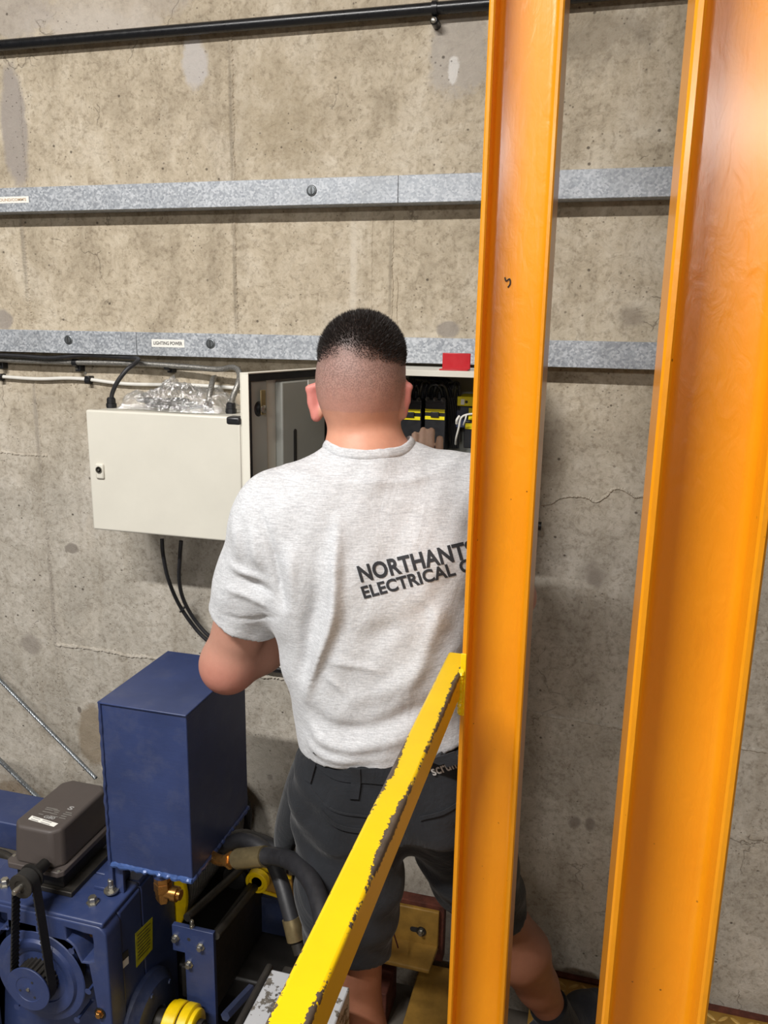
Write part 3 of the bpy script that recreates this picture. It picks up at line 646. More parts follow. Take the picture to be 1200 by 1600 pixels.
m = MB(); dbox(m, 0.06, 0.10, 0.018, 0.0195, 1.565, 1.595); m.build('pocket_label', 'paper', door, smooth=0)
# contents
def device(px0, px1, py0, py1, Y, name, mat, bevel=0.002, dpt=0.07):
    a_, b_ = at(px0, py1, Y=Y), at(px1, py0, Y=Y)
    return MB().box((a_[0], Y, a_[2]), (b_[0], WALL-0.013, b_[2])).build(name, mat, en, bevel=bevel)
for k_, (a_, b_) in enumerate(((622, 659), (662, 697))):
    d1 = device(a_, b_, 625, 705, 1.815, 'contactor', 'black')
    plate_a, plate_b = at(a_+2, 655, Y=1.8145), at(b_-2, 640, Y=1.8145)
    z0_, z1_ = plate_a[2], plate_b[2]; xa, xb = plate_a[0], plate_b[0]; h_ = (z1_-z0_)
    for lo_, hi_ in ((0, 0.32), (0.68, 1.0)):
        MB().box((xa, 1.8135, z0_+h_*lo_), (xb, 1.816, z0_+h_*hi_)).build('rating_label', 'yellowlabel', d1, smooth=0)
    MB().box((xa+0.3*(xb-xa), 1.810, z0_+h_*0.22), (xa+0.72*(xb-xa), 1.816, z0_+h_*0.74)).build('contact_carrier', 'black', d1, bevel=0.001)
    for tx in (0.1, 0.5, 0.9):
        MB().lathe((xa+tx*(xb-xa), 1.8155, z1_+0.022), (0, -1, 0), [(0, 0.0055), (0.001, 0.0055), (0.001, 0.004), (-0.001, 0)], 10).build('terminal_screw', 'darksteel', d1)
    MB().box((xa, 1.8125, z1_+0.012), (xb, 1.816, z1_+0.014)).build('terminal_ledge', 'black', d1)
dp = device(622, 697, 600, 622, 1.835, 'terminal_block', 'black')
for i in range(6):
    c = at(628+12*i, 612, Y=1.834); MB().lathe(c, (0, -1, 0), [(0, 0.0045), (0.001, 0.0045), (-0.001, 0)], 10).build('terminal_screw', 'darksteel', dp)
r1 = device(714, 790, 622, 634, 1.82, 'breaker', 'yellowlabel')
c = at(723.5, 628, Y=1.8195); MB().box((c[0]-.0045, 1.8165, c[2]-.006), (c[0]+.0035, 1.8205, c[2]+.006)).build('breaker_face', 'paper', r1, smooth=0)
c = at(729, 628, Y=1.8195); MB().lathe(c, (0, -1, 0), [(0, .0032), (.003, .0032), (.003, 0)], 12).build('breaker_button', 'ink', r1)
d2 = device(712, 790, 636, 668, 1.835, 'relay_base', 'bluedark'); d3 = device(724, 790, 660, 700, 1.825, 'relay', 'black')
c0, c1_ = at(727, 670, Y=1.824), at(790, 664, Y=1.824); MB().box((c0[0], 1.8225, c0[2]), (c1_[0], 1.826, c1_[2])).build('relay_label', 'yellowlabel', d3, smooth=0)
c0, c1_ = at(732, 656, Y=1.824), at(790, 640, Y=1.824); MB().box((c0[0], 1.8225, c0[2]), (c1_[0], 1.836, c1_[2])).build('relay_clip', 'yellowlabel', d3, smooth=0)
def wire(pts, r, mat, name='wire'): return MB().tube(pts, r, 8, 7).build(name, mat, en, smooth=60)
wire([at(750, 646, Y=1.81), at(729, 648, Y=1.805), at(720, 654, Y=1.80), at(717, 668, Y=1.80), at(713, 684, Y=1.81), at(712, 694, Y=1.83)], 0.0024, 'whitecable')
wire([at(729, 648, Y=1.805), at(727, 656, Y=1.80), at(724, 664, Y=1.81)], 0.0020, 'whitecable'); wire([at(718, 650, Y=1.80), at(714, 656, Y=1.795), at(713.5, 662, Y=1.80)], 0.0030, 'whitecable')
for i in range(16):
    x0, x1 = 630+5*i+rng.random()*6, 636+5*i+rng.random()*12; top = 588+rng.random()*16; sgn = rng.random()*18-4
    wire([at(x0, 622, Y=1.83), at(x0+2, 606, Y=1.79+0.03*rng.random()), at((x0+x1)/2+sgn*.4, top, Y=1.78+0.04*rng.random()), at(x1+sgn, top+6, Y=1.79+0.04*rng.random()), at(x1+sgn*1.6, top+34, Y=1.84), at(x1+sgn*1.8, 690, Y=1.87)], 0.0021+0.001*rng.random(), 'black' if i % 5 else 'darksteel')
for i in range(5):
    s_ = 6*i; wire([at(640+s_, 590, Y=1.84), at(672+s_, 588+i, Y=1.83), at(694+s_*.6, 602, Y=1.82), at(703+s_*.6, 628, Y=1.83), at(705+s_*.5, 660, Y=1.85), at(703+s_*.5, 700, Y=1.88)], 0.0028, 'black')
MB().box((ex0+0.05, WALL-0.06, ez0+0.015), (ex1-0.03, WALL-0.012, ez0+0.07)).build('cable_duct', 'black', en, bevel=0.002)
MB().box((ex0+0.03, WALL-0.06, ez1-0.20), (ex0+0.075, WALL-0.012, ez1-0.05)).build('cable_duct', 'black', en, bevel=0.002)
# red block on top
ra, rb = at(689, 574, Y=1.73), at(733, 574, Y=1.73)
rd = empty('red_bracket', ((ra[0]+rb[0])/2, 1.74, ez1)); tag(rd, 'small red angle bracket standing on top of the open cabinet', 'bracket')
MB().box((ra[0], 1.743, ez1+0.001), (rb[0], 1.748, ez1+0.036)).build('upright', 'red', rd, bevel=0.0015); MB().box((ra[0]-0.001, 1.715, ez1), (rb[0], 1.748, ez1+0.003)).build('foot', 'red', rd, bevel=0.001)
ks = at(843, 822, Y=1.90)
o = MB().lathe((ks[0]-0.06, 1.90, ks[2]), X_, [(0, 0.007), (0.055, 0.007), (0.055, 0.0105), (0.064, 0.0105), (0.064, 0.007)], 14).build('cable_end', 'black', origin=ks); tag(o, 'black cable end poking out beside the orange pillar on the wall', 'cable end')

#SECTION machine
# ------------------------------------------------------------------ winch: gearbox
GX1, GY, GZ = -0.905, 1.230, 0.500
gb = empty('winch_gearbox', (-1.1, 1.33, -0.15)); tag(gb, 'blue cast winch gearbox with a round front opening', 'gearbox')
MB().box((-1.34, 1.275, 0.02), (GX1, 1.360, GZ-0.012)).build('housing', 'blue', gb, bevel=0.006, seg=3)
MB().box((-1.18, 1.3605, 0.02), (GX1, 1.498, GZ-0.012)).build('rear_housing', 'blue', gb, bevel=0.003)
MB().box((-1.18, 1.3605, GZ-0.0118), (GX1-0.004, 1.495, GZ)).build('rear_cover', 'blue', gb, bevel=0.003)
MB().box((-1.36, 1.21, -0.15), (GX1+0.03, 1.50, 0.02)).build('plinth', 'bluedark', gb, bevel=0.004)
hc = at(67, 1520, Y=GY); HX, HZ = hc[0], hc[2]
def zp(pts): return [(float(p[0]), float(p[2])) for p in (at(a_*0.1833, 1330+b_*0.1833, Y=GY) for a_, b_ in pts)]
kid = zp([(560, 612), (655, 640), (735, 668), (812, 685), (826, 760), (828, 925), (780, 938), (715, 930), (690, 880), (655, 800), (620, 765), (575, 735)])
mir = [(2*HX-x, z) for x, z in kid]
holes = [circ(*zp([p])[0], 0.0075, 14) for p in ((75, 625), (628, 830), (770, 1172), (675, 1415), (165, 1305))]
curve_plate('front_plate', [rrect(2*HX-GX1, 0.03, GX1, GZ-0.012, 0.02), circ(HX, HZ, 0.064, 48), kid, mir]+holes, GY-0.008, GY+0.045, 'blue', gb, 0.004)
MB().lathe((HX, GY-0.007, HZ), (0, -1, 0), [(0, 0.110), (0.002, 0.108), (0.003, 0.100), (0.003, 0.092), (0.009, 0.088), (0.010, 0.078), (0.006, 0.070), (0.004, 0.064), (-0.02, 0.063)], 56).build('bearing_ring', 'blue', gb)
MB().lathe((HX, GY+0.044, HZ), (0, -1, 0), [(0, 0.075), (0.002, 0.075), (0.002, 0)], 40).build('shaft_seal', 'grease', gb)
MB().box((2*HX-GX1, GY-0.006, GZ-0.012), (GX1-0.004, 1.360, GZ)).build('top_cover', 'blue', gb, bevel=0.004, seg=3)
for px, py, s_ in ((145, 1411, 0.016), (8, 1383, 0.016)):
    c = at(px, py, Z=GZ); MB().hexbolt((c[0], c[1], GZ), Z_, s_, 0.016).build('hex_bolt', 'steel', gb, smooth=20)
for pt in ((780, 715), (20, 440)):
    c = at(pt[0]*0.1833, 1330+pt[1]*0.1833, Y=1.262); MB().hexbolt((c[0], 1.276, c[2]), (0, -1, 0), 0.012, 0.014).build('hex_bolt', 'brass', gb, smooth=20)
c = at(156, 1584, Y=GY-0.01)
sg = MB().lathe((c[0], GY-0.006, c[2]), (0, -1, 0), [(0, 0.013), (0.004, 0.013), (0.004, 0.010), (0.002, 0.010), (0.002, 0)], 24).build('plug_seat', 'grease', gb)
MB().hexbolt((c[0], GY-0.009, c[2]), (0, -1, 0), 0.012, 0.009).build('brass_plug', 'brass', sg, smooth=20)
sa, sb, sc_, sd = (at(*p, X=GX1+0.0006) for p in ((211, 1459), (238, 1433), (238, 1483), (213, 1512)))
st = MB().hexa([sa, sb, sc_, sd], [p+X_*0.0006 for p in (sa, sb, sc_, sd)]).build('yellow_sticker', 'stickerY', gb, smooth=0); plabel(st, 'worn yellow warning sticker with small print')
for i in range(8):
    k0, k1 = 0.1+0.1*i, 0.13+0.1*i
    l0, r0, l1, r1_ = sa+(sd-sa)*k0, sb+(sc_-sb)*k0, sa+(sd-sa)*k1, sb+(sc_-sb)*k1
    q = [l0+(r0-l0)*.1, l0+(r0-l0)*(.9-.2*rng.random()), l1+(r1_-l1)*.85, l1+(r1_-l1)*.1]
    MB().hexa([p+X_*0.0007 for p in q], [p+X_*0.0009 for p in q]).build('print_line', 'darksteel', st, smooth=0)
def side_label(pts, mat, nm, par, off=0.0006):
    q = [at(*p, X=GX1+off) for p in pts]; return MB().hexa(q, [p+X_*0.0005 for p in q]).build(nm, mat, par, smooth=0)
sl = side_label(((183.5, 1497), (200, 1483), (201, 1505), (184, 1521)), 'ink', 'serial_label', gb); plabel(sl, 'small black and white serial label')
side_label(((184, 1510), (200.5, 1494), (201, 1505), (184.2, 1521)), 'paper', 'label_field', sl, 0.0012)
# flange on the gearbox's right face and the output coupling (axis along X)
fc = at(238, 1592, X=GX1+0.02); FXo = GX1
fl = empty('bearing_flange', (FXo, fc[1], fc[2])); 
fl.parent = gb; fl.location = Vector((FXo, fc[1], fc[2]))-world(gb)
MB().lathe((FXo, fc[1], fc[2]), X_, [(0, 0.105), (0.012, 0.105), (0.016, 0.098), (0.030, 0.085), (0.036, 0.055), (0.036, 0.034), (0.030, 0.030)], 44).build('flange_disc', 'bluedark', fl)
for a_ in range(20, 380, 60):
    MB().hexbolt((FXo+0.022, fc[1]-0.078*math.cos(math.radians(a_)), fc[2]+0.078*math.sin(math.radians(a_))), X_, 0.010, 0.012).build('flange_bolt', 'bluedark', fl, smooth=20)
cp = empty('shaft_coupling', (FXo+0.12, fc[1], fc[2])); tag(cp, 'yellow two-disc shaft coupling on the gearbox output shaft', 'coupling')
x0 = FXo+0.03
MB().lathe((x0, fc[1], fc[2]), X_, [(-0.02, 0.026), (0.05, 0.026)], 24).build('shaft', 'darksteel', cp)
x0 = at(262, 1585, Y=fc[1])[0]
MB().lathe((x0, fc[1], fc[2]), X_, [(0, 0.030), (0.002, 0.046), (0.004, 0.048), (0.012, 0.048), (0.013, 0.051), (0.032, 0.051), (0.034, 0.049), (0.034, 0.03)], 44).build('coupling_disc', 'yellow', cp)
MB().lathe((x0+0.037, fc[1], fc[2]), X_, [(0, 0.030), (0.001, 0.049), (0.003, 0.051), (0.022, 0.051), (0.024, 0.049), (0.026, 0.044), (0.034, 0.043), (0.036, 0.040), (0.036, 0.015)], 44).build('coupling_disc', 'yellow', cp)
MB().lathe((x0+0.030, fc[1], fc[2]), X_, [(0, 0.044), (0.012, 0.044)], 32).build('rubber_insert', 'grease', cp)
gr = MB(); cx = x0+0.073
prof = [(0, 0.024), (0.012, 0.024), (0.012, 0.019)]
for i in range(14): prof += [(0.014+i*0.004, 0.0185), (0.016+i*0.004, 0.0155)]
gr.lathe((cx, fc[1], fc[2]), X_, prof, 24).build('threaded_end', 'darksteel', cp)
# timing pulleys and belt
py0 = GY-0.045
pl = empty('timing_pulley', (HX, py0, HZ)); pl.parent = gb; pl.location = Vector((HX, py0, HZ))-world(gb)
MB().lathe((HX, py0, HZ), (0, -1, 0), [(-0.002, 0.046), (-0.002, 0.0505), (0.001, 0.0515), (0.002, 0.0505), (0.002, 0.030), (0.001, 0.029), (0.001, 0.010), (0.0015, 0.009), (0.0015, 0)], 48).build('pulley_flange', 'blue', pl)
t_ = MB(); n = 26; prof = []
for i in range(n*4):
    a_ = 2*math.pi*i/(n*4); rr = 0.0455 if i % 4 in (0, 1) else 0.0415; prof.append((HX+rr*math.cos(a_), HZ+rr*math.sin(a_)))
t_.rings([np.array([(x, y, z) for x, z in prof]) for y in (py0+0.002, py0+0.040)]).build('pulley_teeth', 'darksteel', pl, smooth=0)
MB().lathe((HX, py0, HZ), (0, -1, 0), [(0.0, 0.004), (0.004, 0.004), (0.005, 0.002)], 12).build('pulley_screw', 'steel', pl)
for a_ in (60, 200, 310): MB().lathe((HX+0.022*math.cos(math.radians(a_)), py0-0.0012, HZ+0.022*math.sin(math.radians(a_))), (0, -1, 0), [(0, 0.0028), (0.0006, 0.0028), (0.0006, 0)], 10).build('pulley_hole', 'ink', pl)
s0 = at(33, 1385, Y=py0); SX, SZ = s0[0], s0[2]; sr = 0.0235
def belt():
    R0, r0 = 0.0465, 0.0225; dx, dz = SX-HX, SZ-HZ; d = math.hypot(dx, dz); th = math.atan2(dz, dx); b_ = math.acos((R0-r0)/d); out = []
    for a_ in np.linspace(th+b_, th+2*math.pi-b_, 40): out.append((HX+R0*math.cos(a_), HZ+R0*math.sin(a_)))
    for a_ in np.linspace(th-b_, th+b_, 24): out.append((SX+r0*math.cos(a_), SZ+r0*math.sin(a_)))
    P = np.array(out); seg = np.linalg.norm(np.roll(P, -1, 0)-P, axis=1); L = seg.sum(); cum = np.r_[0, np.cumsum(seg)]
    Q = np.r_[P, P[:1]]; N = 260; s_ = np.arange(N)*L/N; x = np.interp(s_, cum, Q[:, 0]); z = np.interp(s_, cum, Q[:, 1])
    tx = np.roll(x, -1)-np.roll(x, 1); tz = np.roll(z, -1)-np.roll(z, 1); l = np.hypot(tx, tz); nx, nz = tz/l, -tx/l
    tooth = np.where((np.arange(N)//2) % 2 == 0, 0.0, 0.0018); ya, yb = py0+0.003, py0+0.026
    ri = []
    for i in range(N):
        o_, n_ = 0.0022, tooth[i]
        ri.append(np.array([(x[i]+nx[i]*o_, ya, z[i]+nz[i]*o_), (x[i]+nx[i]*o_, yb, z[i]+nz[i]*o_), (x[i]-nx[i]*n_, yb, z[i]-nz[i]*n_), (x[i]-nx[i]*n_, ya, z[i]-nz[i]*n_)]))
    ri.append(ri[0]); o = MB().rings(ri, caps=False).build('drive_belt', 'beltm', smooth=0, origin=(HX, py0+0.015, HZ)); tag(o, 'black toothed belt looped over the two pulleys in front of the gearbox', 'drive belt')
belt()

# ------------------------------------------------------------------ limit switch box
lx0, lx1, ly0, ly1, lz0, lz1 = -1.172, -1.030, 1.262, 1.478, 0.556, 0.650
ls = empty('limit_switch', ((lx0+lx1)/2, 1.37, GZ)); tag(ls, 'dark brown plastic limit switch box on top of the gearbox', 'switch box')
def oct_(x0, x1, y0, y1, c, z): return np.array([(x0+c, y0, z), (x1-c, y0, z), (x1, y0+c, z), (x1, y1-c, z), (x1-c, y1, z), (x0+c, y1, z), (x0, y1-c, z), (x0, y0+c, z)])
MB().rings([oct_(lx0+.008, lx1-.008, ly0+.008, ly1-.008, .018, lz0+.008), oct_(lx0+.013, lx1-.013, ly0+.013, ly1-.013, .018, lz1)]).build('cover', 'brown', ls, bevel=0.007, seg=4)
MB().rings([oct_(lx0, lx1, ly0, ly1, .010, z) for z in (lz0-0.004, lz0+0.004, lz0+0.009)]).build('base_flange', 'brown', ls, bevel=0.002)
MB().box((lx0+.012, ly0+.02, GZ+0.012), (lx1-.012, ly1-.012, lz0-0.003)).build('switch_body', 'grease', ls, bevel=0.004)
MB().box((lx0+.004, ly0+.012, GZ), (lx1+.012, ly1-.05, GZ+0.012)).build('mounting_foot', 'darksteel', ls, bevel=0.002)
for px, py in ((22, 1337), (92, 1361)):
    c = at(px, py, Z=lz0+0.009); MB().lathe((c[0], c[1], lz0+0.008), Z_, [(0, .0045), (.002, .0042), (.003, .002), (.003, 0)], 12).build('cover_screw', 'steel', ls)
sp = empty('input_pulley', (SX, py0, SZ)); sp.parent = ls; sp.location = Vector((SX, py0, SZ))-world(ls)
MB().lathe((SX, py0-0.001, SZ), (0, -1, 0), [(-0.003, sr), (-0.002, sr+0.003), (0.001, sr+0.003), (0.002, sr+0.001), (0.002, 0.014), (0.000, 0.012), (0.000, 0)], 36).build('pulley_flange', 'darksteel', sp)
MB().lathe((SX, py0, SZ), (0, 1, 0), [(0, 0.0215), (0.030, 0.0215), (0.032, 0.027), (0.036, 0.027), (0.036, 0.012), (0.075, 0.012)], 30).build('pulley_hub', 'grease', sp)
MB().lathe((SX, py0+0.01, SZ), (0, -1, 0), [(0, 0.0062), (0.030, 0.0062), (0.032, 0.005), (0.032, 0)], 18).build('input_shaft', 'steel', sp)
# printing on the cover
tz = lz1+0.0004
def top_rect(pts, mat, nm, par, dz=0.0): 
    q = [at(*p, Z=tz+dz) for p in pts]; return MB().hexa(q, [p+Z_*0.0004 for p in q]).build(nm, mat, par, smooth=0)
wl = top_rect(((44, 1280), (84, 1292), (91, 1287), (50, 1274.5)), 'paper', 'white_label', ls); plabel(wl, 'white paper label on the brown cover')
for i in range(2):
    pa, pb = (50-3*i+1, 1277.2+3.0*i), (62-3*i, 1280.8+3.0*i); top_rect((pa, (pb[0], pb[1]), (pb[0]+1, pb[1]-1), (pa[0]+1, pa[1]-1)), 'greyink', 'print_line', wl, 0.0005)
    top_rect(((66-3*i, 1282+3*i), (80-3*i, 1286+3*i), (81-3*i, 1285+3*i), (67-3*i, 1281+3*i)), 'greyink', 'print_line', wl, 0.0005)
oA = at(67, 1277.5, Z=tz); rA = at(81, 1281.5, Z=tz)-oA; uA = at(70, 1274, Z=tz)-oA
flat_text('cover_lettering', 'G80', oA, X_, Y_, 0.0085, 'greyink', ls, 0.02, width=0.027, lift=0.0003)
oA = at(104.5, 1264.5, Z=tz); flat_text('cover_emblem', 'S', oA, X_, Y_, 0.012, 'greyink', ls, 0.03, width=0.012, lift=0.0003)
for i, (px, py, w_) in enumerate(((60, 1272, .012), (66, 1268, .022), (70, 1264.5, .020), (72, 1262, .03), (84, 1269, .012), (78, 1275, .02), (92, 1278, .016), (95, 1275, .014), (98, 1272, .022), (102, 1269.5, .016), (78, 1271, .018), (83, 1266, .016))):
    o_ = at(px, py, Z=tz); MB().box(o_, o_+V3((w_, 0.0022, 0.0003))).build('print_line', MAT['print'] if 'print' in MAT else MAT.setdefault('print', simple('faint_grey_print', '77746f', 0.7, var=0.1, nscale=300)), ls, smooth=0)

# ------------------------------------------------------------------ oil tank
tx0, tx1, ty0, ty1, tz0, tz1 = -0.935, -0.742, 1.300, 1.572, 0.583, 0.957
tk = empty('oil_tank', ((tx0+tx1)/2, (ty0+ty1)/2, tz0)); tag(tk, 'tall blue welded steel oil tank under the man\'s elbow', 'tank')
MB().box((tx0, ty0, tz0), (tx1, ty1, tz1-0.004)).build('tank_body', 'blue', tk, bevel=0.003, seg=3)
MB().box((tx0-0.004, ty0-0.004, tz1-0.004), (tx1+0.002, ty1+0.002, tz1)).build('tank_lid', 'blue', tk, bevel=0.0015)
def bead(a_, b_, r, k):
    a_, b_ = V3(a_), V3(b_); n = k; p = [a_+(b_-a_)*i/n+V3(rng.normal(0, r*0.12, 3)) for i in range(n+1)]
    return MB().tube(p, list(r*(0.75+0.5*rng.random(n+1))), 8, 2)
MAT['weldblue'] = simple('glossy_blue_weld', '425a8e', 0.2, 0.1, var=0.2, nscale=60)
bead((tx0, ty0, tz0), (tx1, ty0, tz0), 0.0062, 30).build('weld_bead', 'weldblue', tk); bead((tx1, ty0, tz0), (tx1, ty1, tz0), 0.0050, 40).build('weld_bead', 'blue', tk); bead((tx0, ty0-.001, tz0), (tx0, ty0-.001, tz1), 0.0035, 40).build('weld_bead', 'blue', tk)
MB().box((tx0-0.014, ty0+0.010, GZ+0.0), (tx0-0.0035, ty0+0.075, tz0+0.065)).build('mounting_plate', 'blue', tk, bevel=0.0015)
MB().box((tx0-0.0036, ty0+0.018, GZ), (tx0+0.016, ty0+0.026, tz0)).build('gusset', 'blue', tk, bevel=0.001)
MB().box((tx0-0.055, ty0+0.012, GZ), (tx0-0.010, ty0+0.075, GZ+0.008)).build('mounting_foot', 'blue', tk, bevel=0.0015)
c = at(174, 1391, Z=GZ+0.008); st = MB(); st.lathe((c[0], c[1], GZ+0.007), Z_, [(0, .016), (.003, .016), (.003, .0)], 20); st.hexbolt((c[0], c[1], GZ+0.010), Z_, 0.013, 0.012); st.lathe((c[0], c[1], GZ+0.012), Z_, [(0, .0065), (.022, .0065), (.023, .005), (.023, 0)], 14)
st.build('stud_and_nut', 'steel', tk, smooth=25)
bf = at(254, 1372, Y=ty0+0.022); fz = tz0
ft = empty('drain_fitting', (bf[0], ty0+0.04, fz)); ft.parent = tk; ft.location = Vector((bf[0], ty0+0.04, fz))-world(tk)
BX, BY = bf[0], ty0+0.022
MB().lathe((BX, BY, fz+0.002), (0, 0, -1), [(0, 0.019), (0.022, 0.019), (0.022, 0.014)], 24).build('boss', 'blue', ft)
MB().lathe((BX, BY, fz-0.019), (0, 0, -1), [(0, 0.016), (0.006, 0.018), (0.015, 0.018), (0.016, 0.013)], 6).build('hex_collar', 'brass', ft, smooth=20)
MB().lathe((BX, BY, fz-0.033), (0, 0, -1), [(0, 0.012), (0.003, 0.019), (0.022, 0.019), (0.024, 0.0170), (0.042, 0.0160), (0.051, 0.012), (0.053, 0.0)], 6).build('elbow_body', 'brass', ft, smooth=25)
MB().lathe((BX+0.008, BY, fz-0.060), X_, [(0, 0.013), (0.014, 0.013), (0.015, 0.016), (0.026, 0.016), (0.027, 0.011), (0.034, 0.011)], 20).build('elbow_outlet', 'brass', ft)

# ------------------------------------------------------------------ rope drum behind the gearbox
DX, DZ, DR = -1.036, 0.355, 0.152
dm = empty('rope_drum', (DX, 1.66, DZ-DR)); tag(dm, 'grooved rope drum with black rope turns behind the oil tank', 'rope drum')
prof = []
for i in range(27): prof += [(i*0.0122, DR-0.004), (i*0.0122+0.003, DR+0.002), (i*0.0122+0.0085, DR+0.003), (i*0.0122+0.0125, DR-0.003)]
MB().lathe((DX, 1.514, DZ), Y_, [(0, 0.02)]+prof+[(0.331, 0.02)], 72).build('rope_turns', 'turns', dm)
MB().lathe((DX, 1.502, DZ), Y_, [(0, 0.02), (0, DR+0.006), (0.003, DR+0.008), (0.010, DR+0.008), (0.012, DR+0.005), (0.012, 0.02)], 72).build('drum_flange', 'yellow', dm)
MB().lathe((DX, 1.845, DZ), Y_, [(0, 0.02), (0, DR+0.020), (0.012, DR+0.020), (0.012, 0.02)], 72).build('drum_flange', 'grease', dm)

# ------------------------------------------------------------------ rope guide: blue bracket, bolts, rods
gy = 1.400
A = [at(*p, Y=gy) for p in ((268, 1440), (333, 1464), (337, 1600), (292, 1588), (290, 1492), (268, 1484))]
rg = empty('rope_guide', (A[2][0], gy+0.1, 0.02)); tag(rg, 'blue bolted rope guide bracket with dark guide rods', 'rope guide')
x0, x1 = A[0][0], A[1][0]; zt = (A[0][2]+A[1][2])/2; zl = A[5][2]; xl = (A[3][0]+A[4][0])/2
P = [(x0, zt), (x0, zl), (xl, zl), (xl, -0.145), (x1, -0.145), (x1, zt)]
MB().rings([np.array([(x, y, z) for x, z in P]) for y in (gy, gy+0.012)]).build('bracket_plate', 'blue', rg, bevel=0.0012)
for px, py in ((275, 1465), (314, 1479), (296, 1506)):
    c = at(px, py, Y=gy); MB().hexbolt((c[0], gy, c[2]), (0, -1, 0), 0.012, 0.011).build('hex_bolt', 'steel', rg, smooth=20)
c = at(295, 1468, Y=gy); MB().lathe((c[0], gy+0.0004, c[2]), (0, -1, 0), [(0, .0045), (.0006, .0045), (.0006, 0)], 12).build('bolt_hole', 'ink', rg)
c = at(300, 1446, Y=gy+0.006); nip = MB().lathe((c[0], gy+0.006, zt-0.001), Z_, [(0, .006), (.006, .006), (.006, .004), (.010, .0035), (.012, .005), (.016, .005), (.019, .003), (.019, 0)], 12).build('grease_nipple', 'steel', rg)
MB().cyl(at(292, 1434, Y=gy+0.01), at(383, 1352, Y=1.64), 0.0098, n=16).build('guide_rod', 'darksteel', rg)
MB().cyl(at(337, 1462, Y=gy+0.01), at(399, 1385, Y=1.62), 0.0098, n=16).build('guide_rod', 'darksteel', rg)
MB().hexa([(x1-0.012, gy+0.012, 0.162), (x1, gy+0.012, 0.162), (x1, 1.85, 0.162), (x1-0.012, 1.85, 0.162)], [(x1-0.012, gy+0.012, zt-0.012), (x1, gy+0.012, zt-0.012), (x1, 1.85, zt-0.05), (x1-0.012, 1.85, zt-0.05)]).build('side_cheek', 'grease', rg, bevel=0.001)
MB().box((x0+0.01, gy+0.013, 0.165), (x1-0.014, 1.455, 0.25)).build('guide_block', 'grease', rg, bevel=0.004)
c = at(370, 1368, Y=1.66); MB().lathe(c-Y_*0.02, Y_, [(0, .018), (.004, .030), (.012, .034), (.016, .028), (.03, .028), (.034, .033), (.044, .033), (.046, .02)], 28).build('guide_roller', 'grease', rg)
# yellow end plate with ring
ye = 1.63
rp = empty('roller_bracket', (at(410, 1390, Y=ye)[0], ye, 0.3)); tag(rp, 'small yellow roller bracket with a ring beside the hydraulic hose', 'bracket')
c = at(402, 1377, Y=ye-0.01); MB().lathe(c, (0, -1, 0), [(-0.01, 0.020), (-0.01, 0.0295), (0.006, 0.0295), (0.008, 0.0275), (0.008, 0.022), (0.004, 0.020)], 30).build('ring', 'yellow', rp)
MB().lathe(c, (0, -1, 0), [(-0.012, 0.0205), (0.002, 0.0205), (0.004, 0.014), (0.004, 0.0)], 24).build('bush', 'rubber', rp)
a_, b_ = at(392, 1352, Y=ye+0.03), at(455, 1372, Y=ye+0.03); MB().tube([a_, b_], 0.0045, 8, 0).build('upper_edge', 'yellow', rp)
a_, b_ = at(402, 1390, Y=ye+0.03), at(460, 1408, Y=ye+0.03); MB().tube([a_, b_], 0.0045, 8, 0).build('lower_edge', 'yellow', rp)
q = [at(*p, Y=ye+0.034) for p in ((392, 1350), (392, 1390), (458, 1408), (455, 1370))]; MB().hexa(q, [p+Y_*0.006 for p in q]).build('end_plate', 'ochre', rp, smooth=0)
q = [at(*p, Y=ye+0.034) for p in ((402, 1394), (452, 1410))]; MB().box((q[0][0], ye+0.034, 0.161), (q[1][0], ye+0.054, q[1][2])).build('support_post', 'bluedark', rp, smooth=0)

# ------------------------------------------------------------------ hydraulic hoses
h1 = empty('hydraulic_hose', at(380, 1340, Y=1.36)); tag(h1, 'black hydraulic hose arching from a brass elbow behind the rail', 'hose')
MB().tube([at(325, 1330, Y=1.40), at(336, 1341, Y=1.385), at(350, 1345, Y=1.375), at(364, 1344, Y=1.365)], 0.0118, 14, 6).build('brass_elbow', 'brass', h1)
MB().lathe(at(357, 1344.5, Y=1.369), at(372, 1342, Y=1.36)-at(357, 1344.5, Y=1.369), [(0, 0.012), (0.001, 0.018), (0.010, 0.018), (0.011, 0.014), (0.016, 0.014)], 6).build('hex_nut', 'brass', h1, smooth=20)
MB().tube([at(371, 1342.3, Y=1.361), at(372, 1342, Y=1.36), at(414, 1338, Y=1.34)], [0.0200, 0.021, 0.021], 20, 0).build('ferrule', 'ferrule', h1)
MB().tube([at(412, 1338, Y=1.342), at(430, 1338, Y=1.33), at(455, 1345, Y=1.285), at(476, 1362, Y=1.24), at(492, 1388, Y=1.20), at(502, 1420, Y=1.16), at(506, 1450, Y=1.13), at(500, 1490, Y=1.10)], 0.0178, 18, 8).build('hose', 'rubber', h1)
h2 = empty('hydraulic_hose', at(445, 1400, Y=1.33)); tag(h2, 'black hydraulic hose dropping straight down to a dull metal ferrule', 'hose')
MB().tube([at(350, 1322, Y=1.45), at(378, 1313, Y=1.44), at(405, 1322, Y=1.42), at(425, 1345, Y=1.40), at(438, 1375, Y=1.38), at(447, 1405, Y=1.36), at(456, 1438, Y=1.34)], 0.0165, 18, 8).build('hose', 'rubber', h2)
MB().tube([at(455, 1434, Y=1.342), at(463, 1468, Y=1.33)], [0.0195, 0.0195], 20, 0).build('ferrule', 'ferrule', h2); MB().tube([at(463, 1466, Y=1.332), at(470, 1490, Y=1.32)], 0.014, 14, 0).build('end_fitting', 'darksteel', h2)
